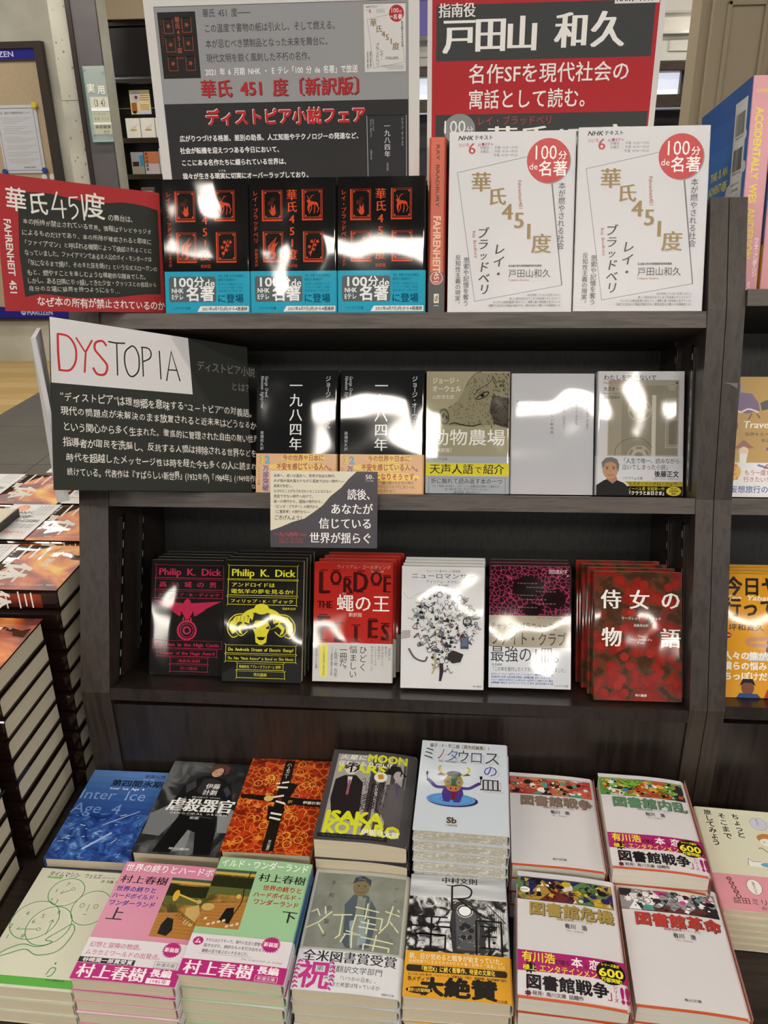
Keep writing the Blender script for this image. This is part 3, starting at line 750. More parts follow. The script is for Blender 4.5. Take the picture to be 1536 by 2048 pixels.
GOLD = '#8f7646'
def c_nhk(p):
    K = '#26242a'; G = '#8e8f96'
    p.line([(112, 25), (9.7, 46.5), (32.5, 197), (135.5, 178.5), (118, 30)], 0.8, G); p.line([(118, 40), (135.5, 178.5)], 1.3, '#6d6e76')
    p.t('NHK', 10.5, 6.8, 7, '#1c1c20', W=17.5, wt=.04, skew=.2); p.t('テキスト', 29, 6.8, 5.8, '#1c1c20', W=22, wt=.03)
    p.t('2021年', 10.5, 15, 5.2, '#a8323a', W=13); p.t('6', 22, 18.8, 18, '#b82f3c', W=9, mi=.02); p.t('月', 33, 15.4, 4, '#a8323a'); p.ell(39.4, 14.4, 1.7, 1.7, '#a0287c', 12); p.t('Eテレ', 42, 14.4, 4, '#a0287c', wt=.03)
    for k, s in enumerate(('月曜日……午後 10:25〜10:50', '水曜日……午前 05:30〜05:55', '午後 00:00〜00:25')): p.t(s, 80, 18.4 + 4.4 * k, 4, '#55555c', W=(44, 44, 28)[k], al='r')
    p.ell(117.3, 35.4, 25, 25.6, '#8d8a8e', 44); p.ell(116, 34.2, 25, 25.6, '#c1272d', 44)
    p.t('100', 97, 24.5, 23, '#faf5f2', W=29); p.t('分', 127, 28.5, 10.5, '#faf5f2', wt=.015); p.t('de', 93.5, 40.5, 10.5, '#faf5f2', W=10.5); p.t('名著', 104.5, 43.5, 18.5, '#faf5f2', W=34, wt=.02)
    for ch, x, y, s in (('華', 38, 58, 24), ('氏', 57, 75, 22), ('4', 69.5, 92, 26), ('5', 83.5, 102, 26), ('1', 95, 115, 26), ('度', 110, 130, 24)):
        p.t(ch, x + .8, y + .8, s, '#c9c2b2', al='c', mi=.03); p.t(ch, x, y, s, GOLD, al='c', mi=.03)
    p.t('Fahrenheit451', 83, 56, 6.2, '#a8442c', rot=-86, W=34)
    for k, ch in enumerate('ブラッドベリ'): p.t(ch, 41 + k * .6, 117 + 13.2 * k, (14, 14, 11, 14, 14, 14)[k], K, al='c', mi=.022, skew=.15)
    for k, ch in enumerate('レイ・'): p.t(ch, 61 - k * .4, 136 + 14.5 * k, 14.5, K, al='c', mi=.022, skew=.15)
    p.t('Ray Bradbury', 30.5, 114, 5.2, '#a8442c', rot=-84, W=32)
    p.t('本が燃やされる社会', 132.5, 59, 8.8, '#3c3c44', v=True, W=78); p.t('思索や記憶を奪う', 22, 145, 7.4, K, v=True, W=58); p.t('反知性主義の現実。', 12.2, 142, 6.9, K, v=True, W=62)
    p.t('名古屋大学大学院情報学研究科教授', 72, 155.5, 2.9, K, W=39, wt=.02); p.t('戸田山和久', 72, 164.5, 10.5, '#3a3a40', W=50); p.t('Todayama Kazuhisa', 72, 172, 3.4, '#b0553c', W=25)
    for k, s in enumerate(('本を所持しているのが見つかると、', '家ごと焼き払われてしまう近未来のディストピア。', 'ひとびとは相互監視に怯えつつ、消費と画一的快楽に生きている。', '冷戦下に生まれた寓話が暗示する、現代社会との驚くべき相似性とは。')):
        p.t(s, 137, 190 + 4.1 * k, 3.3, '#46464c', W=(42, 63, 83, 88)[k], al='r')

def c_1984(p):
    Wt = '#dfe3e8'
    p.t('一九八四年', 51.5, 11, 17.5, '#f1f4f6', v=True, W=93, mi=.014); p.t('ジョージ・オーウェル', 93.5, 8, 7.6, Wt, v=True, W=67)
    p.t('George Orwell', 13, 8, 6, '#c9ced6', rot=-90, W=27, skew=.2); p.t('Nineteen Eighty-Four', 7.5, 8, 6, '#c9ced6', rot=-90, W=42, skew=.2)
    p.t('高橋和久訳', 7.3, 78, 4.8, '#c9ced6', v=True, W=25)
def o_1984(p):
    R_ = '#a33122'
    for x, y, w in ((62, 5.5, 29), (54, 16.5, 38), (60, 28.5, 42)): p.ell(x, y, w, 5.4, '#ecc95a', 24)
    p.t('3', 4, 7.5, 13, '#16365e', wt=.07); p.t('2', 12, 7.5, 13, '#16365e', wt=.07); p.t('3', 4.2, 7.5, 13, '#f0d62e', wt=.02); p.t('2', 12.2, 7.5, 13, '#58b4d8', wt=.02)
    p.t('万部突破', 13, 15, 8, '#5b4a9a', v=True, W=33, wt=.05, jit=.1); p.t('ハヤカワ文庫', 3.8, 17, 3.6, '#4a4038', v=True, W=24)
    p.t('今の世界や日本に', 35, 5.5, 8, R_, W=54, wt=.03, jit=.1); p.t('不安を感じている人へ。', 27, 16.5, 9, R_, W=76, wt=.04, jit=.1); p.t('現実になりそうです。', 30, 28.5, 9.4, R_, W=72, wt=.04, jit=.1)
    for k, s in enumerate(('誰かによって覆い隠される今の時代、', 'それを容認するとどうなってしまうのか、', '本書を読めばわかります。')): p.t(s, 30, 36 + 5.2 * k, 4.4, '#3d342c', W=(68, 68, 44)[k], jit=.12)

def c_farm(p):
    K = '#2d2a26'
    p.curve([(28, 47), (40, 38), (48, 24), (54, 12), (62, 3), (70, 0.5)], 0.8, K, n=5)
    p.poly([(16, 53), (17, 49), (22, 47), (28, 48), (40, 37), (50, 20), (58, 8), (66, 2), (104.5, 1.5), (104.5, 72), (98, 71), (88, 67), (60, 70), (34, 70), (22, 69), (17, 63)], '#8f896f')
    p.poly([(84, 30), (104.5, 34), (104.5, 72), (98, 71), (87, 67), (80, 50)], '#504a3f')
    rnd = random.Random(5)
    for k in range(420):
        x, y = rnd.uniform(34, 104), rnd.uniform(2, 70)
        if x < 104 - y * 1.45 + 6 and y < 46 and x < 60 - (y - 8) * 1.0: continue
        if x < 52 and y < 40: continue
        if y > 60 - (60 - x) * .1 and x < 38: continue
        d = 1.0 if x < 82 else 1.9
        p.line([(x, y), (x + d * .9, y + d * 1.4)], 0.5 if x < 82 else .75, K)
    p.ring(23, 58, 5.6, 9.4, .9, K, 20, -8); p.ell(21.5, 57, 1.5, 3.3, '#3b362f', 10, 15); p.ell(26, 59, 1.3, 3.0, '#3b362f', 10, -10)
    p.curve([(30, 68), (36, 66), (44, 68), (58, 70), (70, 67)], 1.3, K); p.curve([(62, 36), (68, 30), (76, 26), (79, 28), (72, 34), (64, 36)], 1.2, K); p.ell(71, 31, 2.4, 2, '#16130f', 10); p.curve([(60, 30), (68, 22), (78, 16), (84, 8)], .7, K)
    p.t('ジョージ・', 7, 12, 8.6, '#f1efe6', W=36, wt=.012); p.t('オーウェル', 7, 22.5, 8.6, '#f1efe6', W=37, wt=.012); p.t('山形浩生訳', 7.5, 33, 5.6, '#f1efe6')
    p.t('動物農場', 6, 85, 22, '#f6f5ee', W=95, wt=.012); p.t('〔新訳版〕', 7, 101.5, 6, '#f1efe6')
def o_farm(p):
    p.t('ハヤカワ文庫', 6, 4, 3.6, '#55585e'); p.rect(0, 8.5, 105.8, 25, '#d9cf3e')
    p.t('天声人語', 5, 16.6, 13.8, '#2d2f34', W=56, mi=.012); p.t('で', 62, 17.4, 10, '#2d2f34', mi=.01); p.t('紹介', 73, 16.6, 13.8, '#2d2f34', W=27, mi=.012)
    p.frame(4.5, 27.5, 101.5, 49, .5, '#6a6e78'); p.t('折に触れて読み返す本の一つ', 7, 32, 7.6, '#2f3138', W=91)
    for k, s in enumerate(('ロシア革命に材を取り、スターリンの強権政治を風刺した寓話だが、', '旧ソ連を思い起こすだけではもったいない', '（朝日新聞 2月6日号より）')): p.t(s, 53, 38.5 + 4 * k, 3.4, '#4c5059', W=(88, 56, 38)[k], al='c')
def c_white(p):
    K = '#3f4148'
    for x, s, W_ in ((8.5, '早川書房', 11), (23, '大森望訳', 16), (38, '〔新訳版〕', 15), (53, 'すばらしい新世界', 44), (68, 'オルダス・ハクスリー', 37)): p.t(s, x, 35.5, 4.6 if W_ > 20 else 3.6, K, v=True, W=W_)
    p.t('ALDOUS HUXLEY', 84, 36, 4, K, rot=-90, W=31); p.t('BRAVE NEW WORLD', 98, 36, 4, K, rot=-90, W=36)
def c_ishi(p):
    p.rect(13, 11, 100, 107, '#9d9786'); p.rect(30, 18, 100, 108, '#8c8676'); p.frame(13.6, 11.6, 99.4, 106, .7, '#b8b3a4'); p.rect(67, 30, 72, 107, '#c9c4b4'); p.rect(84, 34, 99, 96, '#989282'); p.frame(84, 34, 99, 96, .6, '#b7b2a3'); p.rect(88, 62, 99, 92, '#7d776a')
    for cy in (49, 108):
        p.ring(52, cy, 14, 14, 1, '#bab5a6'); p.ring(52, cy, 8, 8, 3.4, '#b3ae9e')
        for a in range(6): p.ell(52 + 11 * math.cos(a * 1.047), cy + 11 * math.sin(a * 1.047), 2.6, 2.6, '#a9a494', 10)
        p.star(52, cy, 4, 6.5, 8, '#8c8676')
    p.ell(91, 19, 5, 5, '#aaa595', 16); p.ring(91, 19, 3, 3, .6, '#77725f', 12); p.ell(84, 57, 1.6, 1.8, '#38342b', 10); p.ell(97, 14.5, 1.6, 1.6, '#55513f', 10)
    p.curve([(22, 107), (24, 96), (32, 88), (46, 84), (58, 86), (68, 96)], .6, '#5f5a4d')
    p.t('わたしを離さないで', 7, 8, 7.4, '#2b2b30', W=65, mi=.012); p.t('Never Let Me Go', 7, 14.5, 4.6, '#a84a40', W=36); p.t('カズオ・イシグロ', 7, 22.5, 5.8, '#232328', W=39, wt=.02); p.t('Kazuo Ishiguro', 7, 27.8, 3, '#55555a', W=22); p.t('土屋政雄訳', 7, 33, 4.2, '#33333a')
def o_ishi(p):
    p.poly([(35, 32), (105.8, 32), (105.8, 38), (41, 38)], '#a8992c'); p.rect(0, 38, 105.8, 50, '#15140f'); p.poly([(0, 50), (0, 37), (9, 31), (14, 29), (24, 30), (34, 34), (40, 40), (43, 50)], '#2c2c2e')
    p.poly([(12, 29), (14, 24), (24, 24), (26, 30), (20, 35)], '#a87e66'); p.ell(17, 17, 9.6, 12.5, '#b98f76', 22); p.poly([(7, 16), (6, 8), (11, 2.5), (18, 1.5), (25, 4), (28, 11), (27, 20), (25, 16), (24, 10), (17, 7), (11, 9), (8.5, 14)], '#77746f')
    for x in (13, 21): p.ell(x, 16, 1.5, .7, '#3a2a24', 8); p.ell(x, 14, 2.3, .5, '#5c4a42', 8)
    p.curve([(13.5, 23.5), (17, 25), (21, 23.3)], .7, '#8a4c42'); p.line([(17, 17), (16.2, 20.5), (18.4, 20.8)], .4, '#8e6a56')
    p.t('「人生で唯一、読みながら', 30, 6, 7.4, '#3c3f48', W=72); p.t('泣いてしまった小説」', 31, 14, 7.4, '#3c3f48', W=60); p.t('後藤正文', 71, 22.5, 8.4, '#1d1e24', W=30, wt=.03); p.t('（ASIAN KUNG-FU GENERATION）', 68, 28.4, 2.4, '#3c3f48', W=34); p.t('ハヤカワepi文庫', 32, 28, 4.2, '#3c3f48', W=25)
    p.t('カズオ・イシグロ・フェア', 39, 35, 5, '#2b2608', W=60, wt=.01); p.t('ノーベル賞 受賞第一作', 39, 41.3, 4.8, '#d8c34a', W=45); p.t('『クララとお日さま』', 38, 46.6, 5.6, '#f4f2e8', W=48, wt=.03)
    p.ell(95, 44, 9.2, 5.8, '#d9c944', 24)
    for k, s in enumerate(('3月2日', '世界同時', '発売')): p.t(s, 95, 40.8 + 3.2 * k, 2.9, '#2b2608', al='c', wt=.03)

def pkd(p, c, top):
    def fr(x0, y0, x1, y1):
        p.frame(x0, y0, x1, y1, .6, c)
        for a, b_, sx, sy in ((x0, y0, -1, -1), (x1, y0, 1, -1), (x0, y1, -1, 1), (x1, y1, 1, 1)): p.line([(a, b_), (a + 1.6 * sx, b_ + 1.6 * sy)], .5, c)
    fr(7.5, 7, 98, 24.5); p.t('Philip K. Dick', 11, 16, 13.5, c, W=84, mi=.035)
    return fr
def c_ram(p):
    c = '#d9d332'; fr = pkd(p, c, 0); K = '#121210'
    fr(7, 26, 98, 45.5); p.t('アンドロイドは', 11, 32, 6.4, c, W=58, mi=.025); p.t('電気羊の夢を見るか?', 10.5, 40.5, 6.4, c, W=83, mi=.025); fr(7, 48, 97.5, 57.5); p.t('フィリップ・K・ディック', 10, 53, 5.4, c, W=84, mi=.02); p.t('浅倉久志訳', 79, 62, 3.6, c, W=18)
    p.ell(52, 76, 27, 15, c, 30); p.ell(52, 79, 23, 12, K, 30)
    for s in (-1, 1):
        X = lambda x: 52 + s * x
        p.curve([(X(12), 73), (X(20), 70), (X(34), 71), (X(43), 80), (X(44), 92), (X(38), 100), (X(31), 98)], 1.2, c)
        p.poly([(X(15), 74), (X(24), 71), (X(34), 73), (X(41), 81), (X(42), 90), (X(38), 96), (X(34), 94), (X(35), 86), (X(30), 80), (X(22), 80), (X(16), 82)], c)
        p.curve([(X(18), 92), (X(26), 98), (X(33), 93), (X(33), 85)], 1.2, c); p.poly([(X(18), 84), (X(26), 82), (X(31), 87), (X(29), 94), (X(24), 97), (X(27), 90), (X(23), 86)], c); p.poly([(X(10), 70), (X(16), 66), (X(17), 72), (X(12), 78)], c)
        for q in range(5): p.line([(X(17 + 5 * q), 73 - q * .1), (X(18 + 5 * q), 79)], .5, K)
    p.ell(52, 63, 10, 7, c, 16); p.poly([(44, 78), (60, 78), (64, 86), (60, 96), (59, 106), (54, 109), (50, 109), (45, 106), (44, 96), (40, 86)], c); p.poly([(46, 99), (58, 99), (55, 103), (49, 103)], K); p.line([(52, 103), (52, 106)], .6, K); p.poly([(41, 84), (46, 87), (45, 89), (41, 88)], K); p.poly([(63, 84), (58, 87), (59, 89), (63, 88)], K)
    fr(6, 110, 98, 120.5); p.t('Do Androids Dream of Electric Sheep?', 9, 115.5, 6, c, W=86, mi=.03); fr(6, 122.5, 98, 131); p.t('The Film "Blade Runner" is Based on This Novel.', 8.5, 127, 5, c, W=87, mi=.02)
    fr(21.5, 133.5, 82, 141.5); p.t('映画化名『ブレードランナー』原作', 24, 137.6, 4.4, c, W=55, mi=.02); fr(21, 143.5, 84, 152); p.t('早川書房', 43, 147.8, 4.6, c, W=18, mi=.02)
def c_eagle(p):
    c = '#b8294f'; fr = pkd(p, c, 0); K = '#151314'
    fr(7, 26.5, 98, 40.5); p.t('高い城の男', 12, 33.6, 8.6, c, W=84, sp=1.6, mi=.02); fr(7, 43, 97.5, 52); p.t('フィリップ・K・ディック', 10, 47.6, 5.4, c, W=84, mi=.02)
    for s in (-1, 1):
        X = lambda x: 51 + s * x
        for k in range(6): p.poly([(X(6), 59 + k * 1.5), (X(46 - k * 5.2), 55.5 + k * 2.6), (X(41 - k * 5), 58 + k * 2.7), (X(6), 62 + k * 1.6)], c)
        for k in range(6): p.poly([(X(7 + 3 * k), 62), (X(9.5 + 3 * k), 61), (X(13 + 2.2 * k), 76 - 1.6 * k), (X(9 + 2.2 * k), 76.5 - 1.3 * k)], c)
        p.line([(X(4), 78), (X(6), 82)], 1.5, c)
    p.poly([(45, 60), (47, 56), (50, 53), (54, 54), (55, 57), (57, 60), (58, 72), (53, 80), (49, 80), (44, 72)], c); p.poly([(50, 55), (46.5, 57), (50, 57.5)], c)
    for k in range(4): p.line([(46.5 + 3 * k, 78), (45.5 + 3.6 * k, 85)], 1.6, c)
    for k in range(22):
        a = 2 * math.pi * k / 22; p.ell(51 + 12 * math.cos(a), 96 + 12.4 * math.sin(a), 2.5, 1.3, c, 8, math.degrees(a) + 60)
    p.ring(51, 96, 8.6, 9, .9, c); p.ell(51, 96, 5.6, 5.8, c, 24); p.ell(51, 96, 3.4, 3.5, K, 20)
    fr(6, 110, 98, 120.5); p.t('The Man in the High Castle', 9, 115.5, 6.6, c, W=86, mi=.03); fr(12, 122.5, 92, 131.5); p.t('Winner of the Hugo Award', 15, 127, 6, c, W=74, mi=.02); fr(30, 133.5, 80, 141.5); p.t('浅倉久志訳', 40, 137.6, 4.6, c, W=30, mi=.02); fr(30, 143.5, 80, 152); p.t('早川書房', 43, 147.8, 4.6, c, W=24)
def c_flies(p):
    D = '#3f0c0c'; G = '#d9b8a0'
    p.t('ウィリアム・ゴールディング', 30, 6, 5.6, '#e0a08c', W=72); p.t('黒原敏行訳', 76, 11.5, 3.4, '#e0a08c')
    for ch, x, y, s in (('L', 13, 26, 42), ('O', 29, 20, 26), ('R', 45, 30, 30), ('D', 62, 25, 38), ('O', 83, 20, 26), ('F', 97, 27, 30)):
        p.t(ch, x, y, s, D, al='c', mi=.05, sx=.75); p.line([(x - 5, y + s * .36), (x + 5, y + s * .36)], 1.4, D); p.line([(x - 5, y - s * .36), (x + 5, y - s * .36)], 1.2, D)
    p.t('THE', 15, 56, 14, D, al='c', mi=.06, W=20)
    for ch, x, y, s in (('F', 13, 86, 46), ('L', 34, 92, 34), ('I', 57, 93, 30), ('E', 79, 86, 34), ('S', 96, 90, 30)):
        p.t(ch, x, y, s, D, al='c', mi=.06, sx=.8); p.line([(x - 6, y + s * .36), (x + 6, y + s * .36)], 1.6, D); p.line([(x - 6, y - s * .36), (x + 6, y - s * .36)], 1.4, D)
    rnd = random.Random(2)
    for k in range(26):
        x, y = rnd.uniform(4, 100), rnd.uniform(60, 104); p.curve([(x, y), (x + 3, y - 3), (x + 5, y + 1), (x + 2, y + 2)], .5, '#a01f18')
    p.t('蠅の王', 30, 54, 24, '#f7f3ee', W=72, mi=.014); p.t('はえ', 38, 41, 2.8, '#f7f3ee'); p.t('新訳版', 47, 69, 6, '#f2d9cc')
def o_flies(p):
    K = '#4c4a48'
    p.rect(9.5, 2, 20, 45, '#e6df6e'); p.t('一九八三年度受賞作の新訳決定版', 15, 3, 3.2, '#7a763a', v=True, W=40)
    for x, s, W_ in ((67, 'ひどく', 34), (54, '悩ましい', 43), (41, '一冊だ。', 34)): p.t(s, x, 3 if x > 50 else 5, 11, '#3b3b40', v=True, W=W_)
    p.t('―桜庭一樹（作家）', 31, 8, 5, K, v=True, W=40)
    for k, s in enumerate(('「成人前には', '暴力性と', '自分本位という', '原罪がある', 'というテーマが', '突きつけられている。')): p.t(s, 102 - 4.6 * k, 3, 3.6, K, v=True, W=(18, 14, 26, 18, 26, 36)[k])
    p.t('ノーベル賞受賞の著者による名作', 25.5, 5, 3, K, v=True, W=38); p.t('ハヤカワepi文庫', 5, 8, 3.6, K, v=True, W=26)
def c_neuro(p):
    K = '#2b2c30'
    p.t('ヒューゴー賞/ネビュラ賞受賞', 53, 6, 3.4, K, al='c', W=43); p.t('ニューロマンサー', 53, 12.5, 7.6, '#33353b', al='c', W=82); p.t('ウィリアム・ギブスン', 53, 19.8, 4.2, K, al='c', W=44); p.t('黒丸尚訳', 53, 24.4, 3.2, K, al='c', W=14); p.t('Neuromancer  William Gibson', 53, 27.5, 2, '#7a7c84', al='c', W=34)
    rnd = random.Random(11); PAL = ['#1b1b1d', '#26272b', '#3e4046', '#70747c', '#9b9ea6', '#5d2320', '#8c4a33', '#a3b08e', '#3a4a34', '#c3b48e', '#2b3a58']
    for k in range(330):
        while True:
            x, y = rnd.uniform(12, 98), rnd.uniform(33, 135)
            if ((x - 54) / 42) ** 2 + ((y - 74) / 42) ** 2 < 1 or (abs(x - 50) < 10 and 110 < y < 145): break
        c = rnd.choice(PAL[:5] if rnd.random() < .7 else PAL); q = rnd.random(); a = rnd.uniform(0, 6.28); L = rnd.uniform(2, 9)
        if q < .4: p.line([(x, y), (x + L * math.cos(a), y + L * math.sin(a))], rnd.uniform(.5, 2.0), c)
        elif q < .55: p.ring(x, y, L * .4, L * .4, .8, c, 14)
        elif q < .7: p.ell(x, y, L * .35, L * .25, c, 10, math.degrees(a))
        elif q < .9: p.curve([(x, y), (x + L * .6, y - L * .5), (x + L, y + L * .3), (x + L * 1.4, y)], .7, c, n=3)
        else: p.rect(x, y, x + L * .7, y + L * .5, c)
    p.ring(88, 60, 6.5, 6.5, 2.4, '#7f8a70', 18); p.ell(88, 60, 3, 3, '#c9ceb9', 12); p.ring(84, 70, 5, 5, 1.4, '#33353b', 14); p.rect(76, 90, 86, 105, '#3a4150'); p.rect(77, 91, 85, 102, '#5b667c')
    p.poly([(60, 112), (66, 107), (80, 112), (76, 122), (66, 124), (60, 119)], '#2b2520'); p.curve([(10, 106), (18, 118), (30, 122), (34, 116)], 2.2, '#50535a'); p.poly([(49, 124), (54, 124), (55, 134), (52, 147), (49, 147), (50, 134)], '#2b211c'); p.line([(44, 112), (44, 130), (40, 138)], 1.6, '#b7a25c')
    for k in range(7): p.line([(0, 84 + k * 1.6), (12, 83 + k * 1.4)], .5, '#5a3038')
    p.curve([(2, 34), (10, 42), (20, 36), (30, 32)], .35, '#88857c'); p.t('早川書房', 92, 152.5, 2.6, K, W=11)
CELLS = art('magenta cell picture', 'edge', [(0.0, '#b5446a'), (0.035, '#8c2a4c'), (0.08, '#300d1c'), (0.5, '#120609')], 180, 'film')
def c_fight(p):
    p.rect(0, 0, 104, 64, CELLS); p.ell(50, 28, 20, 15, '#150508', 24); p.ell(84, 42, 15, 12, '#190609', 24); p.ell(56, 56, 13, 8, '#150508', 20)
    for k in range(7): p.t('The first rule about fight club', 36 + (k % 3) * 12, 22 + 5.2 * k, 2.6, '#b27a8a', W=26, skew=.3)
    p.t('池田真紀子', 76, 7, 6, '#e8dde0', W=25); p.t('訳', 100, 12, 3, '#e8dde0')
    p.rect(0, 64, 104.8, 104.5, '#a39c8b'); p.t('Fight Club  Chuck Palahniuk', 62, 66.5, 2.4, '#38322c', W=30); p.t('FIGHT', 92, 68, 5, '#3a332b', W=11, sx=1, wt=.02); p.t('CLUB', 92, 72.5, 5, '#e2ded2', W=11, wt=.02)
    p.t('チャック・パラニューク', 2, 77.5, 9.4, '#2b2620', W=82, wt=.02); p.t('著', 84, 81.5, 2.6, '#2b2620'); p.t('ファイト・クラブ', 2, 94, 19, '#3b352d', W=98, wt=.012); p.t('〔新版〕', 98, 101, 2.4, '#2b2620')
    p.rect(0, 104.5, 106, 157, '#d5d9e0'); p.t('最強の1冊。', 2, 114, 22, '#3a3c40', W=100, mi=.006)
    p.t('担当編集', 4, 127.5, 3.4, '#3a3c40'); p.t('「この本を復刊したくて早川書房に入社しました」', 3, 133, 6.2, '#4a4c50', W=99, mi=.008)
    for k, s in enumerate(('#ブラッド・ピット #デヴィッド・フィンチャー #傑作映画の原作小説', '#世紀末1999年 #全世界が熱狂 #伊藤計劃 #オールタイム・', 'ベスト #自分の人生はどこにあるのか #文学でしか味わえない痛み', '#怪物級の面白さ #パラニュークという天才 #人生を変える1冊')): p.t(s, 3.5, 139.5 + 3.7 * k, 3.0, '#3558a8', W=80 if k != 1 else 79, wt=.03)
    p.t('ハヤカワ文庫', 84, 153, 3.2, '#3a3c40', W=19)
POPPY = art('red blotches on brown', 'noise', [(0.40, '#44291a'), (0.49, '#5c3a26'), (0.52, '#7c2018'), (0.62, '#8c261c'), (0.8, '#962c20')], 55, 'film', dist=0.3, detail=1.6, loc=True)
def c_hand(p):
    Wt = '#f3efe9'; rnd = random.Random(4)
    for k in range(160):
        x, y = rnd.uniform(3, 100), rnd.uniform(4, 150); p.curve([(x, y), (x + 2, y - 1.4), (x + 5, y + rnd.uniform(-2, 2))], .35, '#6b4a30', n=2)
    for k in range(38):
        x, y = rnd.uniform(5, 98), rnd.uniform(8, 150)
        if x + y * .35 < 55: x += 30
        p.star(x, y, 4.6, 6.4, 9, rnd.choice(['#90241c', '#842018', '#9a2c22']), rnd.random())
    for ch, x, y in (('侍', 21, 34.5), ('女', 55, 34.5), ('の', 92, 34.5), ('物', 22, 80.5), ('語', 92, 80.5)): p.t(ch, x, y, 25, Wt, al='c', mi=.028)
    p.t('マーガレット・アトウッド', 57, 57, 4.4, Wt, al='c', W=48); p.t('斎藤英治訳', 57, 65.5, 3.8, Wt, al='c', W=18)
    for k, s in enumerate(('The', "Handmaid's", 'Tale')): p.t(s, 57, 78.5 + 4 * k, 3.4, Wt, al='c', W=(8, 26, 10)[k])
    p.t('早川書房', 57, 150, 3.4, Wt, al='c', W=14, wt=.02)

# ---------------------------------------------------------------- flat books
DEBRIS = art('blue debris', 'noise', [(0.35, '#16316f'), (0.5, '#2a52a0'), (0.62, '#3f6fb8'), (0.72, '#7fa3d6')], 60, 'semi', dist=1.5, detail=7, loc=True)
def c_ice(p):
    p.rect(0, 78, 106, 157, DEBRIS)
    cols = ['#5c86c4', '#527dbe', '#4772b5', '#3f69ad', '#3760a5', '#30589d', '#2b5197']
    for k, c in enumerate(cols): p.rect(0, k * 11.4, 106, (k + 1) * 11.4 + (2 if k < 6 else 0), c)
    p.t('安部公房', 72, 9, 7, '#14203c', W=29, wt=.02); p.t('Kobo Abe', 72, 14.5, 3.6, '#d5e2f4', W=15); p.t('第四間氷期', 32, 24, 13, '#101a30', W=70, wt=.04); p.t('Inter Ice Age 4', 34, 34, 6, '#dfe9f6', W=46, wt=.02)
    p.t('Inter Ice', -1, 46, 25, '#86a8da', W=88); p.t('Age 4', -1, 71, 25, '#7197cf', W=64)
    rnd = random.Random(9)
    for k in range(90):
        x, y, a, L = rnd.uniform(2, 96), 80 + 75 * rnd.random() ** .8, rnd.uniform(-1, .3), rnd.uniform(2, 9); c = rnd.choice(['#9fbce4', '#5f8ac8', '#1a3a80', '#c3d6ee', '#3c68b4'])
        x1, y1 = min(104, x + L * math.cos(a)), max(78, min(156, y + L * math.sin(a))); p.line([(x, y), (x1, y1)], rnd.uniform(.3, 1.2), c)
    p.line([(40, 140), (66, 112)], 3.4, '#9fbce4'); p.line([(50, 100), (88, 74)], 1.2, '#a9c4e8')
GREYS = art('dark grey clouds', 'noise', [(0.3, '#0c0d0e'), (0.5, '#2b2d2f'), (0.62, '#6b6e70'), (0.75, '#3a3c3e')], 22, 'semi', dist=1.0, detail=5, loc=True)
def c_geno(p):
    p.rect(0, 0, 106, 157, GREYS); Wt = '#f2f2f0'; K = '#0e0e10'; G = '#2a2b2e'
    p.poly([(2, 95), (30, 70), (38, 100), (24, 130), (2, 128)], '#77797b'); p.poly([(80, 70), (104, 84), (104, 120), (92, 120)], '#8b8d8f'); p.poly([(45, 110), (60, 108), (62, 150), (44, 152)], '#85878a')
    p.poly([(46, 26), (60, 24), (78, 30), (90, 44), (98, 72), (98, 92), (90, 92), (88, 70), (80, 62), (80, 84), (90, 118), (94, 154), (74, 155), (66, 122), (56, 118), (46, 154), (24, 154), (34, 112), (40, 84), (36, 62), (28, 80), (20, 80), (28, 44)], K)
    p.poly([(50, 32), (62, 29), (74, 36), (72, 56), (60, 62), (46, 54)], G); p.poly([(30, 44), (40, 34), (44, 46), (34, 58)], '#3b3d41'); p.poly([(84, 42), (92, 54), (88, 62), (80, 48)], '#3b3d41'); p.line([(44, 84), (78, 88)], 2, '#35363a'); p.line([(42, 94), (80, 98)], 1.2, '#45474c')
    p.ell(64, 17, 7.4, 9.6, '#c69c84', 20, 10); p.poly([(54, 16), (54, 7), (61, 1.5), (72, 2), (79, 8), (78, 20), (74, 22), (73, 13), (67, 9), (60, 13), (57, 20)], '#5a3a30'); p.line([(60, 17), (63, 17.6)], .8, '#2b1a16'); p.line([(68, 18), (71, 17.6)], .8, '#2b1a16'); p.line([(64, 23.5), (68, 23.3)], .5, '#7a4438')
    p.t('伊藤', 56, 44, 10, Wt, W=19, mi=.02); p.t('計劃', 55, 55, 10, Wt, W=19, mi=.02); p.t('PROJECT ITOH', 44, 64, 3.2, Wt, W=36); p.t('虐殺器官', 18, 78, 24, Wt, W=84, mi=.05, skew=.1); p.t('GENOCIDAL ORGAN', 24, 92, 4.4, Wt, W=74, sp=1.2); p.t('新版', 52, 99, 4.6, Wt, W=12); p.t('早川書房', 42, 148, 3.6, Wt, W=26)
FIRE = art('fire picture', 'noise', [(0.36, '#2a1210'), (0.47, '#7a2412'), (0.54, '#b84e1a'), (0.62, '#dc8428'), (0.72, '#f2c44c')], 11, 'semi', dist=1.2, detail=6, loc=True)
ORN = art('orange ornament', 'edge', [(0.0, '#e09a3a'), (0.03, '#cf5f22'), (0.07, '#a8300f'), (0.5, '#6b1a0c')], 110, 'semi', loc=True)
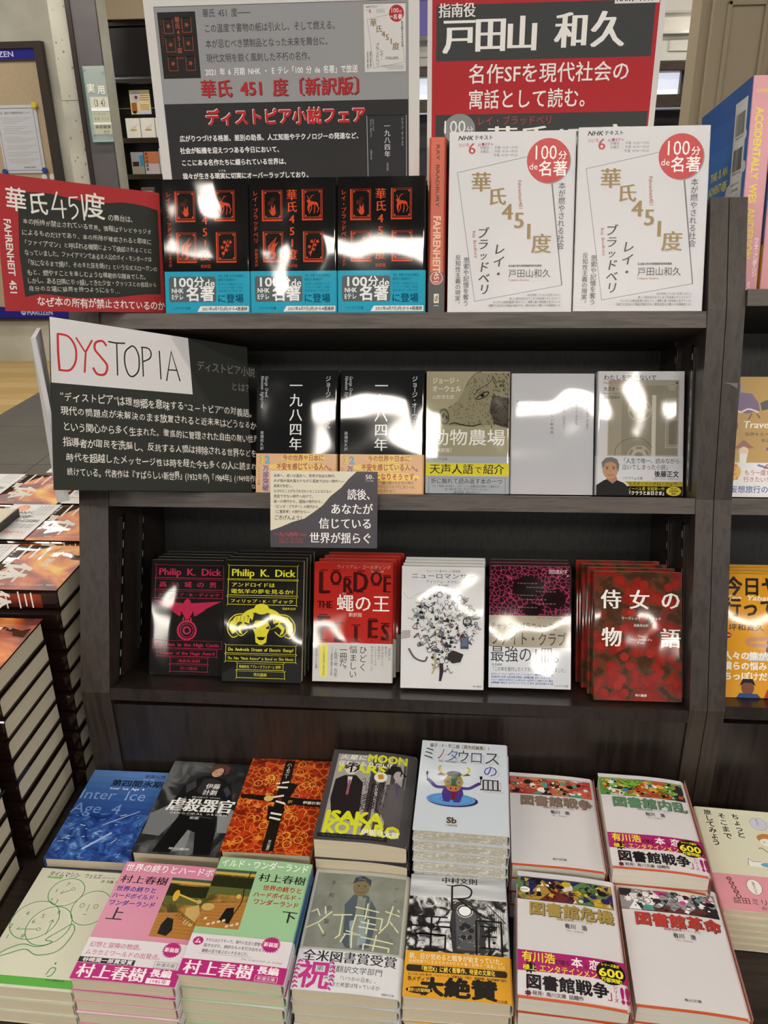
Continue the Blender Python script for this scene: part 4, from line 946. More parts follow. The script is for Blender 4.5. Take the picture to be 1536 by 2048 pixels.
def c_harm(p):
    p.rect(0, 0, 106, 157, ORN); rnd = random.Random(3)
    for k in range(60):
        x, y = rnd.uniform(6, 98), rnd.uniform(6, 150); c = rnd.choice(['#d8571f', '#b8341a', '#e08a30', '#7c1c10', '#c23c1a'])
        p.star(x, y, 3, rnd.uniform(5, 9), rnd.choice([4, 5, 6]), c, rnd.random() * 3)
    for k in range(44):
        x, y = rnd.uniform(6, 92), rnd.uniform(8, 148); p.curve([(x, y), (x + 4, y - 4), (x + 9, y - 1), (x + 8, y + 5)], .8, '#e9b548', n=4)
    for k in range(16):
        x, y = rnd.uniform(8, 98), rnd.uniform(8, 148); p.ring(x, y, 5, 5, .8, '#e6c050', 16); p.ell(x, y, 1.8, 3.4, '#c8481c', 10)
    K = '#17100f'; p.poly([(46, 3), (58, 3), (62, 154), (48, 154)], K); p.poly([(2, 72), (2, 66), (104, 70), (104, 82), (60, 80)], K)
    p.poly([(46, 40), (70, 46), (64, 70), (50, 66)], K); p.poly([(40, 84), (62, 88), (60, 112), (44, 108)], K)
    for q in (((42, 46), (58, 42)), ((44, 52), (58, 52)), ((36, 72), (56, 66)), ((48, 76), (62, 80)), ((46, 96), (60, 98)), ((46, 103), (60, 106))): p.line(q, 3, '#ece6da')
    p.ell(38, 72, 6, 5, '#d9b86a', 14); p.ell(52, 73, 3, 3, '#6b1c18', 10); p.ell(66, 76, 6.5, 6.5, K, 18); p.t('訳', 66, 76, 6, '#e0a060', al='c')
    p.t('ハーモニー', 52, 8, 7, '#efe9dc', v=True, W=28); p.t('伊藤計劃', 82, 76, 5.4, '#efe9dc', W=22, wt=.02); p.t('早川書房', 55, 138, 4.2, '#efe9dc', v=True, W=15)
def c_isaka(p):
    p.rect(3, 3, 106, 154, '#48474a', 8); p.rect(7, 8, 94, 146, '#a5a29f', 8); Y = '#d9e02c'; K = '#201f22'
    p.t('MOON', 44, 13, 20, Y, W=50, wt=.07); p.t('MARS', 10, 34, 20, Y, W=60, wt=.07)
    p.poly([(10, 56), (20, 48), (34, 47), (44, 60), (46, 118), (36, 126), (14, 116), (9, 90)], K); p.poly([(24, 50), (30, 50), (28, 80)], '#d8cfd0'); p.poly([(26, 56), (29, 56), (29, 82), (26, 82)], '#96606c'); p.ell(27, 36, 8, 10, '#dcd4d2', 18); p.line([(23, 35), (26, 35.4)], .7, '#201f22'); p.line([(29, 35.4), (32, 35)], .7, '#201f22'); p.line([(25, 42), (30, 42)], .5, '#201f22'); p.poly([(17, 36), (19, 26), (28, 22), (36, 27), (36, 38), (31, 31), (23, 30)], '#3e393d')
    p.poly([(72, 60), (84, 54), (94, 64), (94, 132), (78, 128), (64, 96)], '#5a5558'); p.ell(85, 42, 6, 9, '#b8adb2', 16); p.poly([(66, 38), (70, 36), (72, 24), (86, 24), (90, 36), (94, 38), (94, 42), (70, 41)], K); p.line([(72, 62), (70, 100)], 1.2, '#8d878a'); p.poly([(82, 58), (88, 58), (86, 84)], '#4a4468')
    rnd = random.Random(6)
    for k in range(60):
        x, y = rnd.gauss(56, 8), rnd.uniform(44, 108); p.curve([(x, y), (x + 3, y - 3), (x + 5, y + 2), (x + 3, y + 4)], .6, K, n=2)
    for k in range(6): p.curve([(44, 84 + 4 * k), (54, 78 + 4 * k), (66, 86 + 4 * k)], 1, K, n=3)
    p.ell(64, 48, 8, 9, '#e4e2dc', 20); p.poly([(60, 44), (66, 42), (68, 50), (62, 52)], '#c98e2c'); p.line([(56, 60), (55, 122)], 1.6, K)
    p.t('火星に', 10, 14, 10, '#f4f3ef', W=34, wt=.03, skew=.1); p.t('住むつもりかい?', 9, 26, 9.5, '#f4f3ef', W=66, wt=.03, skew=.1)
    p.t('ISAKA', 8, 119, 24, Y, W=66, wt=.09); p.t('KOTARO', 8, 137, 24, Y, W=87, wt=.09); p.t('伊坂幸太郎', 52, 141, 10, '#f1f1ec', W=42, wt=.045)
    p.rect(4, 147, 82, 153, '#1f1e20'); p.t('THE WORLD IS A DANGEROUS PLACE TO LIVE', 8, 150, 2.8, '#77757a', W=70)
def c_mino(p):
    p.t('藤子・F・不二雄［異色短編集］1', 10, 8.5, 8, '#7c6544', W=74, wt=.03)
    for s_, col in ((0, '#c3c7cc'), (1, '#3b3e48')):
        o = 3.4 if not s_ else 0
        p.t('ミ', 10 + o, 24 + o, 25, col, al='c', W=17); p.t('ノ', 25 + o, 24 + o, 25, ['#c3c7cc', '#b0303c'][s_], al='c', W=11); p.t('タ', 39 + o, 26 + o, 25, ['#c3c7cc', '#5a6f9c'][s_], al='c', W=17); p.t('ウ', 52 + o, 26 + o, 24, col, al='c', W=16); p.t('ロ', 68 + o, 27 + o, 26, ['#c3c7cc', '#5b4a78'][s_], al='c', W=18); p.t('ス', 87 + o, 27 + o, 27, col, al='c', W=21); p.t('の', 87 + o - 2, 50 + o, 22, ['#c3c7cc', '#4a4a9c'][s_], al='c', W=19); p.t('皿', 87 + o - 2, 74 + o, 24, ['#c3c7cc', '#4a3844'][s_], al='c', W=26)
    p.t("The Minotaur's Plate", 22, 37, 4.8, '#2f3238', W=34, wt=.02)
    p.ell(42, 103, 29, 10.5, '#3a2c62', 40); p.ell(40, 101.5, 28, 10, '#5f9ad6', 40); p.ring(40, 101.5, 24, 8, .4, '#2f5c9c'); p.ring(40, 102, 13, 4, .4, '#2f5c9c')
    PU = '#4b3a86'; K = '#1d1830'
    p.curve([(33, 82), (22, 82), (15, 74), (11, 70)], 4.6, PU); p.curve([(50, 82), (60, 82), (68, 76), (73, 72)], 4.6, PU); p.poly([(31, 80), (52, 80), (54, 92), (50, 106), (43, 106), (41, 98), (38, 106), (31, 105), (29, 92)], PU)
    p.line([(11, 72), (10, 60)], .9, K); p.ell(10, 60, 1.3, 4, K, 10); p.line([(73, 74), (74, 64)], .9, K); p.rect(72.4, 60, 75.6, 65, K)
    p.poly([(35, 62), (50, 62), (53, 70), (51, 82), (46, 88), (38, 88), (33, 82), (31, 70)], '#96793a'); p.poly([(39, 60), (46, 60), (46, 82), (39, 82)], '#2f5c4a'); p.ell(42, 84, 7.5, 4.6, '#b8744a', 16); p.ell(39, 84, 1, 1.3, K, 8); p.ell(45, 84, 1, 1.3, K, 8)
    p.ell(35, 73, 4.4, 5, '#a8924a', 14); p.ell(49, 73, 4.4, 5, '#a8924a', 14); p.ell(35.5, 73, 2, 2, '#5a6a88', 10); p.ell(48.6, 73, 2, 2, '#5a6a88', 10)
    p.curve([(34, 60), (27, 58), (24, 50), (26, 45)], 2.4, '#c9b44a'); p.curve([(50, 60), (57, 58), (60, 50), (57, 46)], 2.4, '#c9b44a'); p.poly([(32, 62), (22, 62), (26, 58)], '#4c2a2a'); p.poly([(52, 62), (62, 60), (58, 57)], '#4c2a2a'); p.ell(42, 59, 9, 5, '#233f35', 16); p.poly([(40, 90), (46, 90), (44, 100), (40, 104)], '#7c2328')
    p.t('ᔕb', 40, 134, 11, '#5b4a38', al='c', wt=.06) if False else p.t('Sb', 42, 134, 12, '#5b4a38', al='c', wt=.07); p.t('小学館文庫', 42, 142, 3.2, '#55504a', al='c', W=13)

def artband(name, stops, sc): return art(name, 'patch', stops, sc, 'semi', 'CONSTANT', dist=0, loc=True)
AB = {'red': [(0, '#c8604a'), (.3, '#b9473e'), (.45, '#cf8a5c'), (.6, '#2c2a2a'), (.72, '#4a9a8c'), (.8, '#e8e2d6'), (.9, '#d27a3c')],
      'green': [(0, '#7fae3c'), (.25, '#5a9440'), (.4, '#c0562c'), (.55, '#e9e6da'), (.68, '#2c2830'), (.8, '#d8a83c'), (.9, '#3c78b4')],
      'gold': [(0, '#a98a3a'), (.22, '#29285c'), (.4, '#6b2c2a'), (.55, '#5f7c4a'), (.7, '#191718'), (.82, '#d9d4c6'), (.92, '#c8a62c')],
      'mono': [(0, '#d5d3d6'), (.25, '#8f8c92'), (.42, '#2b282e'), (.58, '#c23c8a'), (.68, '#4b8f8c'), (.8, '#5a2c2c'), (.9, '#e8e6e8')]}
def lw(key, tcol, t5, no, obi):
    def f(p):
        rnd = random.Random(hash(key) % 1000 if False else sum(map(ord, key))); pal = [c for _, c in AB[key]]
        p.rect(0, 7.5, 101, 37, artband('comic band ' + key, AB[key], 60), 10)
        for k in range(120):
            x, y = rnd.uniform(4, 97), rnd.uniform(10, 34.5); c = rnd.choice(pal + ['#161416', '#f1eee6', '#161416']); q = rnd.random(); L = rnd.uniform(1, 5.5)
            L = min(L, x - .5, 100.5 - x, (y - 7.5) * 1.0, 37 - y)
            if q < .35: p.star(x, y, L * .5, L, rnd.choice([3, 4, 7]), c, rnd.random() * 3)
            elif q < .55: p.ell(x, y, L, L * .7, c, 12)
            elif q < .62: p.ring(x, y, L * .8, L * .8, .6, '#161416', 14)
            else: p.line([(x - L, y - L * .5), (x + L, y + L * .5 * rnd.choice([-1, 1]))], rnd.uniform(.3, .8), '#161416')
        p.line([(0, 7.5), (101, 7.5)], .5, '#161416'); p.line([(0, 37), (101, 37)], .5, '#161416')
        p.t(t5, 12, 48.5, 17.5, '#4a4440', W=88, wt=.075); p.t(t5, 11.6, 48, 17.5, tcol, W=88, wt=.05)
        p.t('図書館戦争シリーズ' + no, 40, 58.5, 3.8, tcol, W=37); p.t('有川　浩', 48, 65.5, 6.6, '#2e2b30', W=23, wt=.02); p.t('Hiro Arikawa', 50, 71, 2.8, '#8c6a60', W=17)
        if not obi: p.t('角川文庫', 46, 138, 3.4, '#44413f', W=16)
    return f
def o_lw(p):
    MG = '#a81f6c'
    p.rect(0, 1, 104.8, 20, MG, 8); p.poly([(0, 19), (104.8, 19), (104.8, 25), (70, 22.5), (35, 23), (0, 24)], MG)
    p.t('有川浩', 4, 8, 12, '#f0df2c', W=33, wt=.03); p.t('が贈る', 37, 11, 6.4, '#4c1030', W=14, wt=.03); p.t('本', 52, 9, 11.5, '#fbf6f2', wt=.03); p.t('と', 64, 12, 5.4, '#4c1030', wt=.02); p.t('恋', 69, 9, 11.5, '#fbf6f2', wt=.03); p.t('の', 81, 12.5, 5.4, '#4c1030', wt=.02)
    p.star(12, 20, 4.5, 7, 9, '#191316'); p.t('極上', 5, 20, 6.4, '#f0df2c', W=14, wt=.03); p.t('エンタテインメント', 21, 19.5, 8.8, '#f0df2c', W=63, wt=.015)
    p.t('「', 1, 35, 15, MG); p.t('図書館戦争', 7.5, 35, 16.5, '#191618', W=79, wt=.055); p.t('」', 84, 38, 13, MG); p.t('シリーズ', 92.5, 27, 4.4, MG, v=True, W=18, wt=.02)
    p.t('!!', 96.5, 36, 22, MG, W=9, wt=.08); p.star(10, 47, 2.2, 3.6, 7, '#5a2438'); p.t('発見! 角川文庫 話題作', 14, 46.5, 5, '#33302f', W=48, wt=.015)
    p.ell(90, 14.5, 14, 12.6, '#17130f', 30); p.t('シリーズ累計', 90, 6.5, 3.6, '#f2e53a', al='c', W=18, wt=.03); p.t('600', 90, 14.5, 12.5, '#f2e53a', al='c', W=24, wt=.05); p.t('万部突破!', 90, 22.5, 5, '#f2e53a', al='c', W=20, wt=.05)
MONO = art('black and white engraving', 'noise', [(0.38, '#0e0e0f'), (0.47, '#3a3a3c'), (0.54, '#bcbcbe'), (0.7, '#eceef0')], 75, 'semi', dist=1.2, detail=7, loc=True)
SKY = art('grey sky picture', 'noise', [(0.3, '#a9adb3'), (0.6, '#d3d7dc'), (0.8, '#eceef0')], 26, 'semi', stretch=(.5, 3, 1), detail=4, loc=True)
def c_R(p):
    K = '#0d0d0e'
    p.rect(0, 0, 104.6, 30, SKY); p.rect(0, 30, 104.6, 100, MONO)
    p.poly([(47, 38), (60, 32), (72, 40), (80, 60), (82, 96), (48, 98), (44, 66)], '#333436'); p.poly([(50, 44), (70, 44), (76, 66), (74, 94), (52, 94)], '#55575a')
    for k in range(6): p.ell(62 + 5 * math.cos(k), 70 + 9 * math.sin(k * 2), 3, 3, '#232426', 10); 
    p.ell(60, 46, 6.4, 6, '#f6f7f8', 20); p.ring(60, 46, 8.4, 8, .8, '#d0d3d6')
    for k in range(24):
        r = random.Random(k); x, y = r.uniform(50, 74), r.uniform(56, 92); p.line([(x, y), (x + r.uniform(-4, 4), y + r.uniform(-3, 3))], .8, r.choice(['#a9acb0', '#18181a', '#808387']))
    for k in range(7): p.line([(86 + 2.4 * k, 44), (86 + 2.4 * k, 72)], .5, '#1f2022')
    p.line([(84, 36), (103, 58)], 1.2, '#1f2022'); p.line([(84, 58), (103, 58)], .6, '#1f2022')
    p.t('中村文則', 34, 6.5, 9, '#1a1b1d', W=40, mi=.03)
    p.line([(46, 14), (46, 46)], 2.2, K); p.line([(40, 13), (48, 14)], 1, K); p.curve([(46, 14), (58, 12), (67, 18), (64, 28), (50, 31), (46, 31)], 1.9, K); p.curve([(52, 31), (66, 42), (80, 52), (90, 54)], 2, K); p.line([(40, 46), (52, 46)], 1, K)
    p.line([(8, 56), (42, 56)], 2, K); p.line([(25, 50), (25, 98)], 2, K); p.line([(4, 68), (46, 68)], 2.2, K); p.line([(4, 68), (4, 74)], 1.4, K); p.line([(46, 68), (46, 74)], 1.4, K); p.line([(16, 56), (18, 66)], 1.6, K); p.line([(34, 56), (31, 66)], 1.6, K); p.frame(10, 78, 40, 96, 1.8, K); p.ell(25, 68, 4, 4, K, 14)
    p.line([(72, 57), (72, 99), (98, 99), (98, 57), (72, 57)], 2.2, K); p.line([(76, 64), (94, 64)], 2, K); p.line([(85, 64), (85, 90)], 2, K); p.line([(77, 76), (93, 76)], 2, K); p.line([(76, 90), (95, 90)], 2, K); p.ell(90, 83, 1.8, 1.8, K, 10)
def o_R(p):
    p.t('朝、目が覚めると戦争が始まっていた。', 4, 6, 7.6, '#f3eed2', W=97, mi=.01); p.t('独裁政権下に生きる人々がたどり着く世界の「真実」とは', 4, 12, 4.6, '#f6e7b4', W=96)
    p.rect(4, 16, 100, 23.5, '#2a2110', 4); p.ell(4, 19.8, 2, 3.7, '#2a2110', 12); p.ell(100, 19.8, 2, 3.7, '#2a2110', 12); p.t('『教団X』に続く衝撃作、待望の文庫化', 15, 19.7, 6.4, '#f2d04a', W=75, wt=.03)
    p.t('キノベス! 2018 第1位　アメトーーク!「読書芸人」で紹介　読売新聞、毎日新聞等で紹介', 4, 26.5, 3.1, '#2a2110', W=97, wt=.02); p.t('各メディア', 4, 31.5, 5.4, '#2a2110', W=22, wt=.03)
    p.poly([(16, 42), (30, 42), (22, 49)], '#17140c'); p.t('大', 17, 39, 20, '#17140c', wt=.09, W=23); p.t('絶賛', 40, 39, 22, '#17140c', W=52, wt=.075)
    p.ell(16, 43.5, 13, 3.6, '#17140c', 24); p.t('累計12万部突破', 16, 43.5, 4.2, '#f2d04a', al='c', W=22, wt=.03); p.t('中公文庫', 88, 49, 3.6, '#3a2c10', W=13)
def c_ken(p):
    p.rect(3, 5, 101, 100, art('mottled grey wash', 'noise', [(0.3, '#757a70'), (0.7, '#8f938a')], 30, 'semi', dist=.5, loc=True), 8); K = '#26282a'
    p.poly([(42, 92), (40, 60), (38, 46), (46, 32), (62, 32), (72, 48), (74, 66), (70, 96), (58, 98), (46, 98)], '#4c5a66'); p.poly([(46, 66), (62, 60), (66, 92), (50, 96)], '#8ea0a8'); p.ell(53, 22, 9, 12, '#776a4c', 20); p.poly([(43, 18), (45, 9), (54, 6), (63, 11), (63, 20), (57, 13), (48, 14)], '#2d3a4a'); p.ell(50, 20, 1.4, .8, K, 8); p.ell(57, 20, 1.4, .8, K, 8); p.line([(50, 28), (57, 28)], .6, '#4a3a2a'); p.line([(53, 20), (52, 25)], .5, '#4a3a2a'); p.rect(49, 6, 51, 12, '#4a6480')
    c = '#d9deb8'
    for q in (((4, 58), (10, 54), (14, 62)), ((18, 50), (20, 60)), ((2, 78), (14, 70), (26, 56)), ((14, 72), (22, 84)), ((28, 60), (48, 58)), ((38, 58), (38, 84), (34, 88)), ((44, 78), (60, 82), (42, 82)), ((50, 48), (76, 52)), ((63, 42), (62, 62)), ((52, 58), (80, 60), (79, 74)), ((52, 58), (50, 76)), ((58, 66), (74, 68)), ((56, 72), (76, 74)), ((66, 62), (65, 80)), ((82, 50), (98, 54)), ((90, 42), (86, 66), (78, 78)), ((88, 62), (98, 74)), ((95, 46), (97, 49)),
              ((44, 82), (40, 92)), ((50, 76), (52, 98)), ((60, 84), (94, 88)), ((64, 92), (90, 94), (90, 99)), ((76, 80), (74, 99)), ((64, 92), (64, 99))): p.line(q, 1.5, c)
    p.t('多和田葉子', 22, 10, 6.4, K, v=True, W=84, sp=1); p.t('けんとうし', 92, 11, 4.8, K, v=True, W=82)
def o_ken(p):
    PK = '#c4388c'
    p.t('全米図書賞受賞', 5, 7, 13.5, '#2a2c30', W=95, mi=.03); p.t('第1回翻訳文学部門', 21, 20, 8, '#4a4c52', W=66); p.t('震災後、「いつかの日本」、', 26, 29.5, 5.4, '#4a4c52', W=58); p.t('そこにまだ希望は残っているか', 26, 36.5, 5.4, '#4a4c52', W=60); p.t('講談社文庫', 88, 42, 2.8, '#5a5c62', W=12)
    p.t('祝', 20, 28, 32, PK, al='c', wt=.03)
    for s in (-1, 1):
        for k in range(7): p.ell(20 + s * (17 + 2.2 * math.sin(k * .5)), 14 + 4.6 * k, 2.4, 1, PK, 8, 50 * s); p.ell(20 + s * (14.6 + 2.2 * math.sin(k * .5)), 14 + 4.6 * k, 2.0, .8, PK, 8, -30 * s)
PAINT = art('dusky orchard painting', 'noise', [(0.3, '#2a2a14'), (0.45, '#4c4a22'), (0.56, '#8a6a30'), (0.7, '#c08a44')], 34, 'semi', dist=1.4, detail=4, loc=True)
def paint(p, x0, x1, y0, y1):
    h = y1 - y0; p.rect(x0, y0, x1, y1, PAINT); p.rect(x0, y0, x1, y0 + h * .10, '#c9a64e'); p.rect(x0, y0, x1, y0 + h * .05, '#3f5a4c'); p.rect(x0, y0 + h * .13, x1, y0 + h * .32, '#23280f'); p.rect(x0, y0 + h * .32, x1, y0 + h * .45, '#5a6230')
    p.poly([(x0, y0 + h * .62), (x1, y0 + h * .55), (x1, y1), (x0, y1)], '#b07a38')
    for k in range(6): p.line([(x0 + 2, y0 + h * (.66 + .05 * k)), (x1 - 1, y0 + h * (.62 + .06 * k))], .4, '#7c4c20')
def c_pink(p):
    p.rect(0, 0, 106, 16, '#d78aa8', 4); p.t('世界の終りとハードボ', 2, 8.4, 12.5, '#fbf4f4', W=102, wt=.02)
    paint(p, 60, 106, 19, 100); p.ell(72, 44, 3.4, 8, '#d8a83a', 14); p.line([(74, 42), (96, 50)], 2.4, '#d8b04a'); p.ell(99, 50, 3, 3, '#c9a45c', 12); p.poly([(88, 60), (100, 54), (105, 66), (100, 84), (90, 80)], '#c9a868')
    for k in range(6): p.curve([(80 + 3 * k, 72 + 2 * k), (84 + 3 * k, 66 + 2 * k), (88 + 3 * k, 72 + 2 * k)], 1, '#6b4a20')
    p.poly([(68, 84), (72, 74), (79, 76), (82, 90), (78, 98), (68, 96)], '#17130f'); p.ell(74.5, 71, 2.4, 3, '#a87c58', 10)
    p.t('村上春樹', 3, 26, 12.5, '#2a1a20', W=54, mi=.02); p.t('世界の終りと', 3, 40, 8, '#4a3a9a', W=46, wt=.03); p.t('ハードボイルド・', 2, 50, 8, '#4a3a9a', W=54, wt=.03); p.t('ワンダーランド', 2, 60, 8, '#4a3a9a', W=52, wt=.03); p.t('上', 6, 75, 19, '#2a1a20', mi=.02)
def c_green(p):
    p.rect(0, 0, 106, 15, '#9cc79a', 4); p.t('イルド・ワンダーランド', 3, 8.6, 12.5, '#f4fbf2', W=100, wt=.015)
    paint(p, 0, 46, 18, 98); p.curve([(40, 20), (38, 40), (40, 62), (34, 84)], 1.2, '#2a1c10'); p.curve([(38, 44), (32, 36), (28, 32)], .8, '#2a1c10'); p.poly([(22, 88), (26, 72), (34, 70), (36, 80), (34, 92)], '#15120f'); p.ell(31, 68, 2.2, 2.8, '#a87c58', 10); p.ell(35, 55, 2.6, 3.2, '#d8b04a', 12); p.ell(6, 72, 7, 5, '#c9a868', 14)
    for k in range(8): p.poly([(6 + 5 * k, 86 + (k * 7) % 9), (9 + 5 * k, 85 + (k * 7) % 9), (9.5 + 5 * k, 88 + (k * 7) % 9), (6 + 5 * k, 89 + (k * 7) % 9)], '#d9cda8')
    p.t('村上春樹', 50, 26, 12.5, '#1c241c', W=53, mi=.02); p.t('世界の終りと', 58, 40, 8, '#b8402c', W=44, wt=.03); p.t('ハードボイルド・', 50, 50, 8, '#b8402c', W=54, wt=.03); p.t('ワンダーランド', 52, 60, 8, '#b8402c', W=50, wt=.03); p.t('下', 86, 76, 17, '#1c241c', mi=.02)
def o_mura(kind):
    PK = '#b82478'
    def f(p):
        if kind == 'p':
            p.t('幻想と冒険の物語。', 4, 8.5, 7.4, '#c4508c', W=58, mi=.01); p.t('ムラカミワールドの出発点。', 3, 18, 7.4, '#c4508c', W=82, mi=.01)
            p.star(90, 8, 8.2, 10, 22, PK); p.t('新装版', 90, 8, 6, '#fbf2f6', al='c', W=15, wt=.03); p.rect(0, 24, 58, 30.5, '#221a20'); p.t('谷崎潤一郎賞受賞', 4, 27.2, 5.6, '#f4eef2', W=52, wt=.03)
            p.frame(78, 23, 101, 30, .4, '#6b5a62'); p.t('新潮文庫', 80, 26.5, 4.6, '#5a4a52', W=19)
        else:
            p.ell(9, 9, 5.4, 5.2, PK, 20); p.t('ム', 9, 9, 7, '#fbf2f6', al='c', wt=.04)
            for k, s in enumerate(('ラカミはどうやって、現代の生活と感情を', '描きながら、詩的なものを引き出せるのだろう？', '尊敬の念で身ぶるいするほどだ。')): p.t(s, 16, 7 + 6.6 * k, 4.6, '#4a4048', W=(60, 78, 50)[k], wt=.01)
            p.line([(14, 23.4), (68, 23.4)], .3, '#8a7a84'); p.t('(The Independent on Sunday)', 58, 26, 3.4, '#8a7a84', W=42); p.star(84, 6, 8.2, 10, 22, PK); p.t('新装版', 84, 6, 6, '#fbf2f6', al='c', W=15, wt=.03)
        y0 = 31
        p.rect(0, y0, 105.9, 50, PK, 4); p.t('村上春樹', 4, 40.5, 17, '#fbf2f6', W=70, mi=.035); p.t('長編', 77, 36.5, 9.5, '#fbf2f6', W=22, wt=.05)
        if kind == 'p': p.rect(76, 42.5, 100, 48.5, '#fbf2f6'); p.t('1985年', 88, 45.5, 5.4, PK, al='c', W=18, wt=.01)
        else: p.frame(77, 42.5, 99, 48.5, .4, '#fbf2f6'); p.t('新潮文庫', 88, 45.5, 4.4, '#fbf2f6', al='c', W=18)
    return f
def c_time(p):
    G = '#4c9a54'
    p.rect(0, 144, 106, 154, '#5fb04c', 2); p.t('タイムマシン', 12, 8, 9, '#2a2c28', W=37, mi=.01, skew=.15); p.t('ウェルズ', 55, 7.6, 8, '#2a2c28', W=20, wt=.01); p.t('Herbert George Wells', 76, 8.2, 2.6, '#4a4c48', W=16); p.t('池 央耿 訳', 77, 14, 5, '#2a2c28', W=22); p.rect(12, 12, 30, 14.4, '#7abf6a')
    p.ring(44, 33, 20, 20, .9, G, 36); p.ring(81, 52, 21, 24, .9, G, 36); p.ring(26, 74, 26, 26, .9, G, 36); p.ring(45, 80, 24, 26, .9, G, 36)
    for s, x, y in (('7', 41, 22), ('1', 32, 32), ('2', 32, 46), ('3', 39, 47), ('4', 14, 66), ('5', 33, 68), ('6', 26, 76), ('2', 4, 84), ('1', 7, 98), ('8', 23, 96), ('9', 48, 62)): p.t(s, x, y, 8, '#5f8f5c', al='c')
    p.ring(50, 28, 2, 2, .6, G, 12); p.line([(48, 30), (38, 36)], .8, G); p.line([(38, 36), (40, 31)], .7, G); p.ring(36, 86, 2, 2, .6, G, 12); p.line([(34, 86), (12, 88)], .8, G); p.line([(12, 88), (15, 85)], .7, G); p.line([(47, 92), (46, 72)], .8, G); p.line([(46, 72), (43, 76)], .7, G); p.line([(46, 72), (49, 76)], .7, G)
    p.ring(70, 50, 2.4, 3, .6, G, 14); p.ring(86, 50, 2.4, 3, .6, G, 14); p.line([(78, 48), (78, 58)], .7, G); p.line([(76, 62), (80, 62)], .7, G)
    p.curve([(2, 128), (20, 118), (34, 112), (50, 118), (70, 110), (76, 86), (70, 76), (62, 84), (50, 98), (58, 100), (52, 106)], 1.0, G); p.curve([(2, 128), (14, 114), (28, 106), (44, 108), (56, 104)], 1.0, G)
    p.curve([(70, 140), (72, 132), (77, 132), (76, 140), (72, 142)], 1.0, G); p.ell(74, 126, 1.2, 1.4, G, 8); p.t('光文社 古典新訳文庫', 72, 146, 2.4, '#2a2c28', W=20)
def c_masu(p):
    K = '#1f1e1c'; PK = '#e09aa6'
    p.t('ちょっと', 47, 8, 10, K, v=True, W=40, wt=.03, jit=.1); p.t('そこまで', 31, 8, 10, K, v=True, W=44, wt=.03, jit=.1); p.t('旅してみよう', 15, 4, 10, K, v=True, W=60, wt=.03, jit=.1)
    p.ell(72, 22, 9.6, 10.5, '#cfd0e0', 26); p.ring(72, 22, 9.6, 10.5, .5, '#8a8ca8', 26); p.t('休みだ！', 71, 14, 3.4, K, v=True)
    p.ell(76, 46, 12, 8, '#c08248', 22); p.ell(74, 52, 8, 6, '#f0ece0', 18); p.ell(71, 52, .8, .8, K, 8); p.poly([(78, 56), (104, 52), (104, 80), (84, 76)], '#ece7dc')
    for k in range(5): p.line([(80, 58 + 4 * k), (104, 56 + 4.4 * k)], 1.5, '#cf7468')
    p.curve([(80, 66), (72, 68), (66, 62), (62, 63)], 1, '#5a3a34'); p.poly([(44, 84), (46, 80), (50, 84), (60, 84), (76, 88), (76, 92), (46, 92)], '#f2efe6'); p.line([(44, 90), (46, 80), (50, 84), (60, 84)], .6, '#3c5a78'); p.ell(66, 88, 8, 3.4, '#6aa6cf', 18); p.curve([(74, 88), (84, 90), (92, 86)], .6, '#5a5a58')
def o_masu(p):
    K = '#1f1e1c'
    for k, ch in enumerate('幻冬舎文庫'): p.ell(17 + 1.2 * k, 7 + 6.0 * k, 3, 2.8, '#7a2c34', 14); p.t(ch, 17 + 1.2 * k, 7 + 6.0 * k, 3.6, '#f2e9e4', al='c')
    p.ell(42, 16, 8, 11, '#f4f1ea', 22); p.ring(42, 16, 8, 11, .5, '#4a4440', 22); p.t('一番好きだなあ', 42, 7, 3.2, K, v=True, W=18)
    p.t('益田ミリ', 14, 37, 9.4, '#5a2c32', W=38); p.t('の本', 42, 45, 6, '#5a2c32')
    p.ell(72, 10, 8, 7, '#f4f1ea', 18); p.ring(72, 10, 8, 7, .5, '#4a4440', 20); p.poly([(60, 26), (70, 24), (72, 32), (62, 34)], '#f4f1ea'); p.frame(60, 25, 71, 33, .5, '#4a4440'); p.ell(74, 38, 9, 7, '#f4f1ea', 18); p.ring(74, 38, 9, 7, .5, '#4a4440', 20); p.rect(92, 6, 105, 40, '#f2d9c4')
# orange fire-covered hardcovers (design 132 x 192, head of the book points right on the table)
def c_body(p):
    Wt = '#f6f2ea'; p.rect(0, 0, 132, 192, FIRE)
    p.poly([(0, 66), (10, 70), (16, 84), (30, 92), (44, 98), (60, 110), (64, 130), (0, 130)], '#33190f'); p.poly([(56, 92), (70, 98), (90, 104), (96, 120), (60, 120)], '#3a1c10')
    p.poly([(24, 4), (30, 14), (22, 34), (30, 36), (34, 24), (42, 20), (46, 4)], '#4c2a18'); p.poly([(24, 34), (30, 44), (20, 40)], '#4c2a18')
    p.t('三', 23, 80, 46, Wt, al='c', mi=.05, sx=1.05, skew=.15); p.t('体', 83, 82, 48, Wt, al='c', mi=.06, sx=1.1, skew=.15)
    p.t('III', 40, 104, 17, Wt, W=20, mi=.07); p.t('死神永生', 4, 114, 13, Wt, W=44, mi=.04); p.t('劉 慈欣', 22, 47, 13, Wt, W=44, mi=.03); p.t('大森望、光吉さくら、ワン・チャイ、泊功訳', 118, 8, 4.6, Wt, v=True, W=80)
